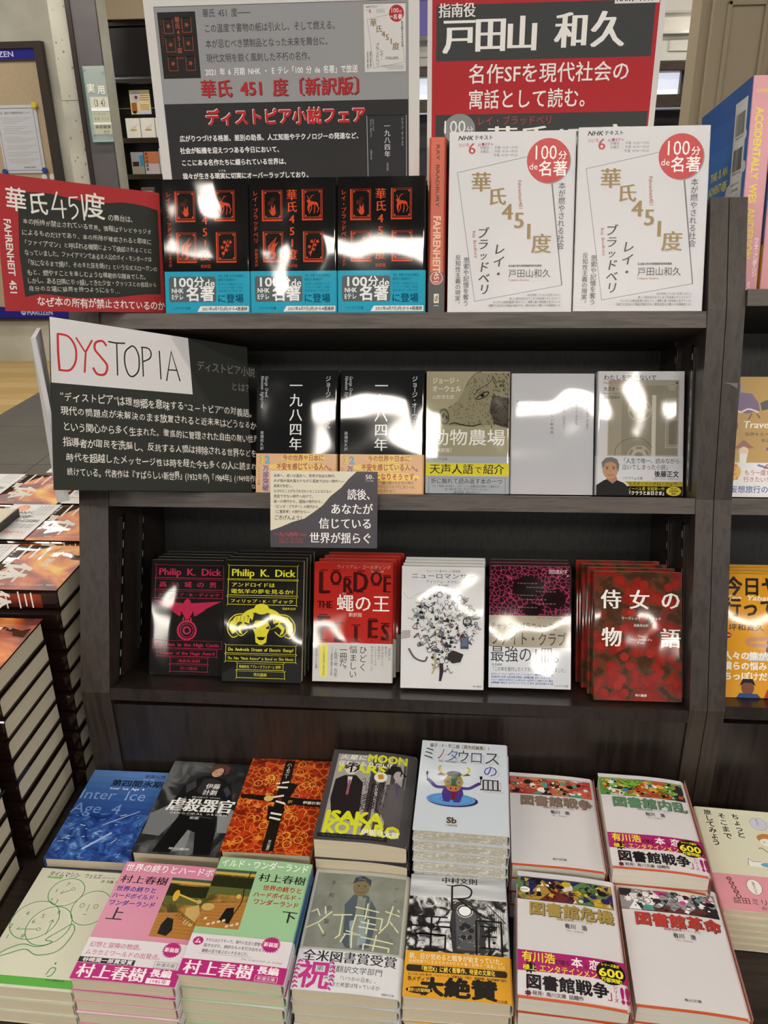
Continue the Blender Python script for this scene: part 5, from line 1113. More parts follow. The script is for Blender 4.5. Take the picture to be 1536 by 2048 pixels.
def s_body(p):
    Wt = '#f6f2ea'; W_ = p.dw
    p.rect(W_ * .2, 22, W_ * .86, 170, FIRE); p.t('三', W_ / 2, 44, W_ * .85, Wt, al='c', mi=.06); p.t('体', W_ / 2, 76, W_ * .85, Wt, al='c', mi=.06); p.t('III', W_ / 2, 95, 9, Wt, al='c', W=9, mi=.05); p.t('死神永生', W_ / 2, 102, 8, Wt, v=True, W=36); p.t('劉慈欣', W_ / 2, 142, 7, Wt, v=True, W=24)
def o_body(p):
    O_ = '#d9702c'; K = '#3c3c40'
    p.ell(16, 56, 12, 10, O_, 26)
    for k in range(2): p.t('大人気', 16, 53 + 6 * k, 5, '#f6e6d6', al='c')
    for k in range(4): p.t('全世界で累計二九〇〇万部', 4, 10 + 6.4 * k, 4.4, '#7a7a7c', W=40)
    p.t('エンタメの歴史が', 34, 34, 13, K, v=True, W=44, mi=.03); p.t('人類と三体世界の', 50, 26, 13, K, v=True, W=50, mi=.03); p.t('運命は?この中国', 66, 8, 12, K, v=True, W=68, mi=.03)
    for k in range(3): p.t('全世界で累計二九〇〇万部を突破した三部作', 80 + 5.4 * k, 8, 4.4, '#55555a', v=True, W=68)
    p.line([(98, 6), (98, 78)], .5, O_); p.t('ついに完結！ドラマ化', 108, 8, 10, O_, v=True, W=68, mi=.02); p.line([(117, 6), (117, 78)], .5, O_)
# ================================================================== BOOKS ON THE SLOPING SHELVES
D157 = (106, 157)
# top shelf: three black paperbacks with cyan bands
where = ('left of three', 'middle of three', 'right of three beside orange spine')
f0 = None
for k, (x, yb) in enumerate(((-0.2922, 1.012), (-0.1854, 1.012), (-0.0785, 1.012))):
    f = book('paperback', 'black paperback with orange emblems and cyan band, ' + where[k], on_shelf(1, x, yb, 15, 0.015), 0.1052, 0.1585, 0.015, '#131212',
             front=c_f451, obi=(50, '#31a5c4', o_f451), group='black paperbacks with cyan bands on the top shelf')
    behind(f, 2, 1, 'black paperback with cyan band, %s book of the ' + ('left', 'middle', 'right')[k] + ' pile on the top shelf', dx=0.0009)
# orange paperback, spine out
l = math.radians(17)
def side_on(x, y, z, lean, w, rotz=0):
    a = math.radians(rotz); R = Matrix.Rotation(a, 4, 'Z')
    u = Vector((0, math.cos(lean), -math.sin(lean))); v = Vector((0, math.sin(lean), math.cos(lean))); n = Vector((1, 0, 0))
    m = frame_mtx(Vector((0, 0, 0)) + u * (w / 2), u, v, n); return Matrix.Translation((x, y, z)) @ R @ m
def s_fahr(p):
    W_ = p.dw; p.rect(0.6, 127, W_ - .6, 198, '#26302e')
    p.t('RAY BRADBURY', W_ / 2, 10, 5.6, '#3a1c18', rot=-90, W=70, wt=.02); p.t('FAHRENHEIT', W_ / 2, 90, 12.5, '#f2c9a2', rot=-90, W=64, wt=.05)
    p.ell(W_ / 2, 162, 8.4, 8.6, '#a43a30', 26); p.ring(W_ / 2, 162, 7, 7.2, .7, '#f0d6c4', 26); p.t('451', W_ / 2, 155.5, 8.6, '#f0d6c4', rot=-90, W=13, wt=.03)
    p.rect(W_ / 2 - 3, 178, W_ / 2 + 3, 189, '#d9d3b8'); p.line([(W_ / 2 - 1, 187), (W_ / 2 + 1.4, 180)], 1, '#26302e'); p.ring(W_ / 2, 184, 1.8, 2.6, .6, '#26302e', 12); p.line([(W_ / 2 - 3, 191), (W_ / 2 + 3, 191)], .8, '#d9d3b8')
def s_fahr2(p):
    p.rect(.6, 156, p.dw - .6, 204, '#26302e'); s = p
    W_ = p.dw
    p.t('RAY BRADBURY', W_ / 2, 8, 5.8, '#3a1c18', rot=-90, W=72, wt=.02); p.t('FAHRENHEIT', W_ / 2, 90, 12.5, '#f2c9a2', rot=-90, W=66, wt=.05)
    p.ell(W_ / 2, 162.5, 8.4, 8.6, '#a43a30', 26); p.ring(W_ / 2, 162.5, 7, 7.2, .7, '#f0d6c4', 26); p.t('451', W_ / 2, 156, 8.6, '#f0d6c4', rot=-90, W=13, wt=.03)
    p.rect(W_ / 2 - 3, 181, W_ / 2 + 3, 192, '#d9d3b8'); p.line([(W_ / 2 - 1, 190), (W_ / 2 + 1.4, 183)], 1, '#26302e'); p.ring(W_ / 2, 187, 1.8, 2.6, .6, '#26302e', 12); p.line([(W_ / 2 - 3, 195), (W_ / 2 + 3, 195)], .8, '#d9d3b8')
book('paperback', 'thick orange English paperback standing spine out with dark foot', side_on(-0.0225, 1.003, 1.3275, l, 0.12), 0.085, 0.205, 0.0205, '#c9573b', side=-1, fin='semi', pages=PG_CREAM, design=(129, 204), spine=s_fahr2, r=0.004)
# white text booklets
for k, (x, yb, ln, w, h) in enumerate(((0.0749, 1.008, 17.5, 0.1473, 0.2095), (0.2240, 1.004, 17.5, 0.1488, 0.2105))):
    f = book('text_booklet', ('white booklet with red disc and brown staggered title, left of two', 'white booklet with red disc and brown staggered title, right of two')[k],
             on_shelf(1, x, yb, ln, 0.007, rot=(0, -.6)[k]), w, h - 0.002, 0.007, '#d4d4d8', fin='semi', pages=PG_WHITE, design=(148, 210), front=c_nhk, group='white booklets on the top shelf', cat='booklet', r=0.0015)
    behind(f, 3, 1, 'white booklet, %s from the front in the ' + ('left', 'right')[k] + ' pile on the top shelf', dx=0.0012)

# second shelf
n84 = []
for k, (x, w) in enumerate(((-0.1920, 0.1062), (-0.0805, 0.1085))):
    f = book('paperback', ('black glossy paperback with white vertical title and peach band, left of two', 'black glossy paperback with white vertical title and peach band, right of two')[k],
             on_shelf(2, x, 0.988, 22.5, 0.021, lift=-0.002), w, 0.1600, 0.021, '#16181b', front=c_1984, obi=(50, '#dcae7c', o_1984, 'semi'), group='black paperbacks with peach bands on the second shelf')
    behind(f, (1, 2)[k], 2, 'black paperback with peach band, %s book of the ' + ('left', 'right')[k] + ' pile', skip=('cover_print', 'band_print'))
f = book('paperback', 'khaki paperback with a drawn pig head and grey and yellow band', on_shelf(2, 0.0296, 0.988, 22.5, 0.012), 0.1066, 0.1565, 0.012, '#a39d83', front=c_farm, obi=(48, '#aab0b8', o_farm))
behind(f, 3, 2, 'khaki paperback, %s from the front in the pile behind the pig cover')
f = book('paperback', 'plain silvery white paperback with small vertical lettering', on_shelf(2, 0.1369, 0.992, 22.5, 0.016), 0.1048, 0.1545, 0.016, '#c3c5cb', side=-1, front=c_white)
behind(f, 2, 2, 'silvery white paperback, %s from the front in its pile on the second shelf')
f = book('paperback', 'white paperback with a cassette tape picture and a portrait on its band', on_shelf(2, 0.2458, 0.985, 22.5, 0.018), 0.1069, 0.1566, 0.018, '#cfcfd2', side=-1, front=c_ishi, obi=(50, '#d0d2d8', o_ishi))
behind(f, 2, 2, 'white paperback with cassette cover, %s from the front in its pile')

# third shelf
f = book('paperback', 'black paperback with magenta eagle and magenta lettering', on_shelf(3, -0.3385, 0.905, 26, 0.016), 0.1080, 0.1535, 0.016, '#161415', side=-1, front=c_eagle)
behind(f, 3, 3, 'black paperback with magenta cover, %s from the front in its pile')
f = book('paperback', 'black paperback with yellow ram head and yellow lettering', on_shelf(3, -0.2349, 0.888, 26, 0.0175), 0.1068, 0.1585, 0.0175, '#131311', side=-1, front=c_ram)
behind(f, 3, 3, 'black paperback with yellow ram cover, %s from the front in its pile')
f = book('paperback', 'red paperback with ornate dark letters and pale lettered band', on_shelf(3, -0.1160, 0.896, 26, 0.019), 0.1045, 0.1560, 0.019, '#b3271f', front=c_flies, obi=(51, '#cfcfce', o_flies))
behind(f, 3, 3, 'red paperback with pale band, %s from the front in its pile', skip=('cover_print', 'band_print'), dx=0.0035)
f = book('paperback', 'white paperback with a head shape made of machine scraps', on_shelf(3, 0.0011, 0.884, 25, 0.016), 0.1066, 0.1565, 0.016, '#d9dadd', front=c_neuro)
behind(f, 3, 3, 'white paperback with machine scraps cover, %s from the front in its pile')
f = book('paperback', 'paperback with dark magenta cell picture above beige and white panels', on_shelf(3, 0.1130, 0.893, 26, 0.017), 0.1045, 0.1565, 0.017, '#3a1c26', side=-1, front=c_fight)
behind(f, 2, 3, 'paperback with dark magenta picture, %s from the front in its pile')
f = book('paperback', 'red and brown blotched paperback with large white characters', on_shelf(3, 0.2445, 0.872, 26, 0.0185, lift=-0.005), 0.1090, 0.1610, 0.0185, POPPY, side=-1, front=c_hand)
behind(f, 3, 3, 'red and brown paperback, %s from the front in the pile by the right upright', dx=-0.0042, skip=('cover_print',))

# right-hand unit
def c_trav(p):
    K = '#3a2c28'
    p.rect(0, 0, 106, 112, '#b98f2c'); 
    p.poly([(2, 26), (10, 20), (26, 22), (34, 34), (36, 44), (20, 48), (6, 44)], '#6a4a7c'); p.poly([(2, 20), (2, 8), (8, 4), (12, 10), (12, 22)], '#3c78b4'); p.ell(6, 5, 4.6, 4.4, '#a83028', 14); p.ell(8, 7, 2.4, 2.8, '#ecd9c4', 12); p.curve([(4, 40), (12, 46), (22, 42), (34, 46)], 2, '#efe6d8'); p.poly([(36, 34), (44, 30), (50, 34), (46, 42), (38, 44)], '#22181c'); p.line([(26, 48), (22, 56)], 2, '#6b3a28'); p.line([(32, 48), (36, 54)], 2, '#6b3a28')
    for k in range(8): p.line([(60 + 3 * k, 20), (60 + 3 * k, 60)], 1.4, '#e9dfca')
    p.ell(72, 24, 10, 12, '#5b3a50', 18); p.ell(70, 12, 6, 6, '#e9d3b8', 14); p.ell(4, 64, 6, 8, '#a83028', 14)
    p.t('Travel & Food', 16, 62, 13, '#f6f1e2', W=84, mi=.03, skew=.15); p.t('世界をたべよう！旅ごはん', 18, 75, 5.6, K, W=72, wt=.02); p.t('杉浦さやか', 38, 83, 5.6, K, W=32, wt=.02)
    p.poly([(4, 94), (17, 82), (30, 93)], '#8c4c30'); p.ell(17, 97, 6, 6, '#e9cdb0', 14); p.poly([(12, 100), (22, 100), (20, 112), (12, 112)], '#f2efe8'); p.ell(52, 94, 8, 4, '#5b4a8c', 14); p.ell(53, 101, 6, 6, '#e9cdb0', 14)
def o_trav(p):
    p.ell(2, 12, 12, 12, '#e0ab3c', 20)
    for k, s in enumerate(('25ヶ国', '124軒', 'だけの', 'おもしろ')): p.t(s, -6 + 8, 4 + 5.6 * k, 4.8, '#a83c34', al='c', wt=.02)
    p.t('もう一度たべに', 18, 13, 7.6, '#b23c30', W=46, jit=.05, wt=.01); p.t('行きたい！', 17, 22, 7.6, '#b23c30', W=34, jit=.05, wt=.01); p.line([(34, 3), (50, 8)], 2.6, '#3c6cb4'); p.line([(46, 2), (42, 8)], 1.8, '#b23c30')
    p.t('妄想旅行のおともに', -7 + 8, 35, 10, '#2f62a8', W=84, wt=.02)
f = book('paperback', 'mustard yellow travel paperback with small drawn figures and white band', on_shelf(2, 0.4090, 0.985, 22.5, 0.014), 0.1060, 0.1500, 0.014, '#b98f2c', side=-1, fin='semi', design=(106, 157), front=c_trav, obi=(45, '#e6e8ea', o_trav))
behind(f, 1, 2, 'mustard yellow travel paperback, %s from the front at the right edge')
def c_yabai(p):
    K = '#2b211c'
    p.t('今日ヤバイ', 1, 16, 25, K, W=112, wt=.045); p.t('Kyo Yabai Yatsu', 2, 30, 9, '#f4efe4', W=88, skew=.2, wt=.02); p.t('行ってきた', 0, 43, 25, K, W=110, wt=.045)
    p.t('人生の方向転換を', 12, 61, 3.6, '#8c6a28', W=40); p.t('坪和寛久', 6, 68, 9, K, W=44, wt=.015); p.ell(5, 78, 5, 4, '#a8342c', 16); p.t('PARO', 5, 78, 3, '#f4efe4', al='c', wt=.03)
    p.poly([(52, 96), (54, 84), (64, 80), (84, 82), (92, 90), (92, 104), (54, 104)], '#22242c'); p.ell(74, 74, 9, 10, '#c08c68', 20); p.poly([(64, 72), (66, 63), (76, 60), (84, 66), (84, 74), (78, 67), (70, 67)], '#a8a8a8'); p.curve([(54, 90), (34, 90), (30, 84), (50, 82), (66, 82)], 5, '#c08c68'); p.ell(71, 79, 3, 1.4, '#7c3028', 10); p.rect(30, 100, 92, 110, '#c9cbcf'); p.poly([(62, 110), (92, 108), (92, 140), (70, 140)], '#3c3c44')
    for k, (s, W_) in enumerate((('人々の懐が深すぎて', 96), ('僕らの悩みなんて', 86), ('ちっぽけだった', 76))): p.t(s, 0, 104 + 13 * k, 11, '#f7f3ea', W=W_, wt=.045)
    p.ell(30, 144, 8, 10, '#7c4c34', 18); p.poly([(20, 142), (24, 133), (36, 133), (40, 142), (34, 138), (26, 138)], '#1b1715'); p.poly([(16, 157), (20, 151), (42, 152), (46, 157)], '#2f4c7c'); p.ell(64, 140, 7.4, 9, '#6b3c28', 18); p.rect(58, 127, 71, 134, '#e9e6de'); p.poly([(50, 157), (54, 146), (80, 148), (86, 157)], '#a8342c')
f = book('paperback', 'orange paperback with large dark title and photographs of people, right edge of the third shelf', on_shelf(3, 0.4045, 0.884, 25, 0.016), 0.1050, 0.1540, 0.016, '#dc9c24', side=-1, design=(106, 157), front=c_yabai)
behind(f, 3, 3, 'orange paperback, %s from the front in the pile at the right edge')
def s_wes(p):
    W_ = p.dw
    p.t('KOYAMA', W_ * .5, 16, 4.6, '#e9d23c', al='c', W=15, wt=.04); p.t('ACCIDENTALLY WES ANDERSON', W_ * .42, 34, 12, '#ecd534', rot=-90, W=168, wt=.05); p.t('ウェス・アンダーソン', W_ * .78, 178, 6, '#f6f0ee', v=True, W=44, wt=.02); p.t('訳文', W_ * .6, 228, 4, '#f6f0ee', v=True)
def b_wes(p):
    CL = '#d3d6de'
    for k, c in enumerate(('#2c58a0', '#3263ab', '#3a6db4', '#4677ba', '#587fb6', '#6e8bb2')): p.rect(0, 30 * k, 195, 30 * (k + 1), c)
    for x, y, r in ((140, 120, 13), (128, 134, 17), (104, 152, 22), (84, 160, 20), (150, 158, 22), (60, 168, 14), (172, 146, 14), (182, 60, 7), (186, 96, 8), (120, 108, 8)): p.ell(x, y, r, r * .8, CL, 22)
    p.poly([(0, 196), (60, 192), (110, 190), (140, 178), (170, 184), (195, 180), (195, 212), (0, 212)], '#4a6086'); p.rect(0, 205, 195, 245, '#76767a'); p.rect(120, 200, 195, 245, '#9a8478')
    p.rect(142, 18, 184, 152, '#dcdcd8')
    for y0 in (32, 72):
        rnd = random.Random(y0); x = 147
        while x < 178: 
            w_ = rnd.uniform(.6, 1.8); p.rect(x, y0, x + w_, y0 + 25, '#2a2a2c'); x += w_ + rnd.uniform(.5, 1.4)
        p.t('9784909532', 148, y0 + 28, 3.6, '#2a2a2c', W=30)
    for k, s in enumerate(('ISBN978-4-909', '定価:本体', 'トゥーヴァージンズ', 'C0072', '価格税別')): p.t(s, 147, 112 + 7 * k, 3.8, '#55555a', W=28 - k)
    p.t('THIS IS AN', 62, 90, 14, '#e3d23a', W=68, wt=.03); p.t('ADVENTURE', 58, 107, 14, '#e3d23a', W=74, wt=.03)
    p.rect(160, 185, 195, 245, '#dfc430'); p.poly([(166, 205), (188, 205), (188, 245), (166, 245)], '#c86f4c'); p.rect(170, 215, 184, 240, '#8c4434')
wes = book('picture_book', 'pink spined picture book with blue sky back cover at the right end', side_on(0.3475, 1.048, 1.3365, math.radians(11), 0.195), 0.195, 0.245, 0.0255, '#dc9aa4', side=-1, fin='semi', pages=PG_WHITE, design=(195, 245), spine=s_wes, back=b_wes, r=0.002)
w2 = copy_tree(wes); w2.matrix_world = Matrix.Translation((0.0275, -0.002, 0)) @ wes.matrix_world; w2['label'] = 'second pink spined picture book cut off by the right edge'

# ================================================================== FLAT STACKS ON THE TABLE
TOPZ = 0.6955
def flat(name, label, cx, cy, w, h, rot, ztop, n, gapT, cover, **kw):
    T = (ztop - TOPZ) / n - gapT
    a = math.radians(rot); u = Vector((math.cos(a), math.sin(a), 0)); v = Vector((-math.sin(a), math.cos(a), 0))
    org = Vector((cx, cy, 0)) - v * h / 2 + Vector((0, 0, ztop - T))
    return book(name, label, frame_mtx(org, u, v, Vector((0, 0, 1))), w, h, T, cover, **kw)
S = 'in the stack under the %s cover'
def sp(col): return lambda p: p.rect(0.4, 0.5, p.dw - 0.9, p.dh - .5, col)
def stack(n, label, below, cx, cy, w, h, rot, z, cover, gap=0.0006, **kw):
    if 'obi' in kw: gap = 0.0011
    skip = kw.pop('skip', ('cover_print', 'band_print'))
    e = flat('paperback', label, cx, cy, w, h, rot, z, n, gap, cover, **kw)
    under(e, n - 1, below, gap, skip=skip)
    return e
# back row, left to right
stack(4, 'blue paperback with pale ghost lettering and ice debris', 'paperback with blue cover, %s in the stack under the blue icy cover', -0.4075, 0.7700, 0.1050, 0.1520, -.6, 0.752, '#3f66a4', side=-1, fin='semi', front=c_ice)
stack(4, 'dark grey paperback with an armoured figure and white title', 'paperback, %s in the stack under the armoured figure cover', -0.3004, 0.7735, 0.1045, 0.1570, -1.4, 0.766, '#26282a', side=-1, fin='semi', front=c_geno)
stack(5, 'orange red ornamental paperback with a black cross of lettering', 'paperback, %s in the stack under the orange ornamental cover', -0.1955, 0.7760, 0.1050, 0.1590, -1.4, 0.773, '#8c3418', side=-1, fin='semi', front=c_harm, bow=0.0012)
stack(4, 'grey and yellow paperback with two masked men drawn on it', 'thick paperback, %s in the stack under the grey and yellow cover', -0.0835, 0.7612, 0.1065, 0.1507, -2.2, 0.8065, '#48474a', side=1, fin='semi', design=(106, 157), front=c_isaka, bow=0.0055, r=0.006)
stack(9, 'pale blue white comic paperback with a horned figure on a blue plate', 'shrink-wrapped comic paperback, %s in the tall stack behind the railway cover', 0.0269, 0.7559, 0.1045, 0.1495, -2.6, 0.830, '#cdd8e2', side=1, front=c_mino, design=(106, 152), gap=0.0005, pages=WRAP)
LWk = dict(fin='semi', pages=PG_WHITE, spine=sp('#c98a78'), design=(106, 150), side=1, inner=('#c65a34', 0.0028), r=0.006)
LB = 'thick white paperback, %s in the stack under the '
stack(4, 'white paperback with red comic band and grey brown title, no paper band', LB + 'red comic band cover', 0.1364, 0.7637, 0.1042, 0.1495, -2.9, 0.778, '#d8d6d8', front=lw('red', '#8a7468', '図書館戦争', '①', False), bow=0.003, **LWk)
stack(4, 'white paperback with green comic picture, green title and magenta paper band', LB + 'green comic cover', 0.2423, 0.7494, 0.1036, 0.1484, -3.2, 0.794, '#d8d6d8', front=lw('green', '#5f8a6a', '図書館内乱', '②', True), obi=(52, '#dedadd', o_lw), bow=0.0045, **LWk)
# front row
stack(3, 'cream paperback with green line drawn circles and numbers', 'cream edged paperback, %s in the stack under the green line drawing', -0.4075, 0.6098, 0.1043, 0.1466, -1.8, 0.748, '#d9dac6', side=1, fin='semi', front=c_time, design=(106, 157), gap=0.0012)
stack(5, 'pink paperback with a painting and white and magenta paper band', 'paperback with magenta band, %s in the stack under the pink cover', -0.2995, 0.6005, 0.1045, 0.1448, -1.7, 0.775, '#d78fab', side=1, fin='semi', front=c_pink, spine=sp('#4a3a6a'), obi=(50, '#e3dfe4', o_mura('p')), bow=0.001)
stack(5, 'green paperback with a painting and white and magenta paper band', 'paperback with magenta band, %s in the stack under the green cover', -0.1945, 0.6078, 0.1045, 0.1467, -2.4, 0.779, '#9cc79a', side=1, fin='semi', front=c_green, spine=sp('#2f62ac'), obi=(50, '#e3dfe4', o_mura('g')), bow=0.0015)
stack(4, 'grey green paperback with pale brush characters and white band', 'paperback with white band, %s in the stack under the grey green cover', -0.0855, 0.6114, 0.1060, 0.1474, -1.8, 0.764, '#b9bcb6', side=1, fin='semi', front=c_ken, obi=(45, '#dddfe3', o_ken), bow=0.003, design=(106, 148), r=0.005)
stack(4, 'black and white paperback with a locomotive picture and orange band', 'paperback with orange band, %s in the stack under the locomotive cover', 0.0209, 0.6090, 0.1045, 0.1465, -1.2, 0.766, '#c9ccd0', side=1, fin='semi', front=c_R, spine=sp('#1f2670'), obi=(51, '#dca028', o_R), bow=0.001, design=(106, 150))
stack(4, 'white paperback with gold and navy comic picture, gold title and magenta paper band', LB + 'gold comic cover', 0.1327, 0.6047, 0.1042, 0.1495, -4.4, 0.778, '#d8d6d8', front=lw('gold', '#a8904a', '図書館危機', '③', True), obi=(52, '#dedadd', o_lw), bow=0.0035, **LWk)
stack(3, 'white paperback with black and violet comic picture and red title, no paper band', LB + 'red titled cover', 0.2440, 0.6118, 0.1050, 0.1471, -3.8, 0.764, '#d8d6d8', front=lw('mono', '#b53a32', '図書館革命', '④', False), bow=0.0035, **LWk)
e = stack(6, 'cream paperback with hand-lettered title and a pink band, right edge', 'paperback, %s in the stack under the cream and pink cover', 0.3600, 0.7383, 0.1045, 0.1528, -4.0, 0.755, '#dcdcc4', side=-1, fin='semi', front=c_masu, obi=(50, '#e09aa6', o_masu), design=(106, 157), skip=('cover_print', 'paper_band'))

# ================================================================== HARDCOVER STACKS ON THE LEFT
HT = 0.0298
HM = lambda xr, yf, ztop: frame_mtx(Vector((xr - 0.188, yf + 0.064, ztop - HT)), Vector((0, -1, 0)), Vector((1, 0, 0)), Vector((0, 0, 1)))
proto = None
def hard_stack(xr, yf, ztop, n, name_top, name_below, band=True, dxs=0.0, drift=0.0):
    global proto
    for k in range(n):
        mtx = Matrix.Translation((random.uniform(-.0012, .0012) + dxs * k, -drift * k, -(HT + 0.0006) * k)) @ HM(xr, yf, ztop)
        if proto is None:
            c = book('hardcover_book', 'x', mtx, 0.128, 0.188, HT, '#1d110e', side=1, bow=0.0, pages=PG_HARD, design=(132, 192), front=c_body, spine=s_body, obi=None, r=0.007, hard=True)
            V, F = [], []; y1 = 0.0775
            boxvf(-0.0642, 0.0641, 0.0, y1, HT + 0.0010, HT + 0.0013, V, F)
            bo = link_mesh('paper_band', V, F, M('#dcdcdc', 'semi'), c)
            p = Print(132, 80, 0.128, y1, lambda x, y, z: (x - 0.064, y, HT + 0.0013 + z), 'semi'); o_body(p); p.build('band_print', bo)
            proto = c
        else:
            c = copy_tree(proto, None, () if k == 0 else ('cover_print', 'band_print', 'paper_band', 'spine_print')); c.matrix_world = mtx
        c['group'] = 'fire coloured hardcovers stacked at the left'
        c['label'] = name_top if k == 0 else name_below % ORD[k]
hard_stack(-0.489, 0.889, 1.000, 10, 'fire coloured hardcover with white title, top of the stack touching the shelf side', 'hardcover, %s in the stack touching the shelf side', drift=0.0019)
hard_stack(-0.502, 0.742, 0.9695, 9, 'fire coloured hardcover, top of the second stack in front of the shelf side stack', 'hardcover, %s in the second stack along the left edge')
hard_stack(-0.512, 0.602, 0.9088, 7, 'fire coloured hardcover, top of the lowest stack at the bottom left edge', 'hardcover, %s in the lowest stack at the bottom left edge')
hard_stack(-0.492, 1.034, 1.000, 10, 'fire coloured hardcover, top of the stack right behind the one at the shelf side', 'hardcover, %s in the stack right behind the shelf side one')
hard_stack(-0.612, 1.166, 1.000, 10, 'fire coloured hardcover, top of the furthest left stack under the white card', 'hardcover, %s in the furthest left stack')
hard_stack(-0.418, 1.168, 1.000, 10, 'white banded hardcover, top of the furthest stack behind the shelf side', 'hardcover, %s in the furthest stack behind the shelf side')
fly = empty('leaflet', loc=(-0.60, 1.33, 1.002)); tag(fly, 'orange and white leaflet lying beyond the furthest hardcovers', 'leaflet')
box('sheet', -0.09, 0.09, -0.03, 0.06, 0, 0.001, M('#e4e2de', 'paper'), fly)
p = Print(180, 90, 0.18, 0.09, lambda x, y, z: (x - 0.09, y - 0.03, 0.001 + z), 'paper'); p.rect(35, 18, 160, 80, '#d8672c'); p.t('大人気', 60, 50, 26, '#7c2a14', W=80, wt=.03); p.poly([(120, 60), (165, 60), (165, 88), (120, 88)], '#5c86c4'); p.build('leaflet_print', fly)
box('support_stack', -0.08, 0.08, -0.02, 0.05, -0.3065, -0.0002, PG_HARD, fly)
# cream page block at the far left edge
lefts = book('hardcover_book', 'cream edged book with black spine cover lying on the left edge of the stacks', frame_mtx(Vector((-0.712, 0.985, 1.0020)), Vector((1, 0, 0)), Vector((0, 1, 0)), Vector((0, 0, 1))), 0.128, 0.13, 0.012, '#d9d2bb', side=1, pages=PG_HARD, r=0.006, hard=True, fin='paper')
lefts['group'] = ''
del lefts['group']
V, F = [], []; boxvf(0.0642, 0.066, 0, 0.13, 0.0, 0.0125, V, F); link_mesh('spine_cover', V, F, M('#1b1512', 'semi'), lefts)

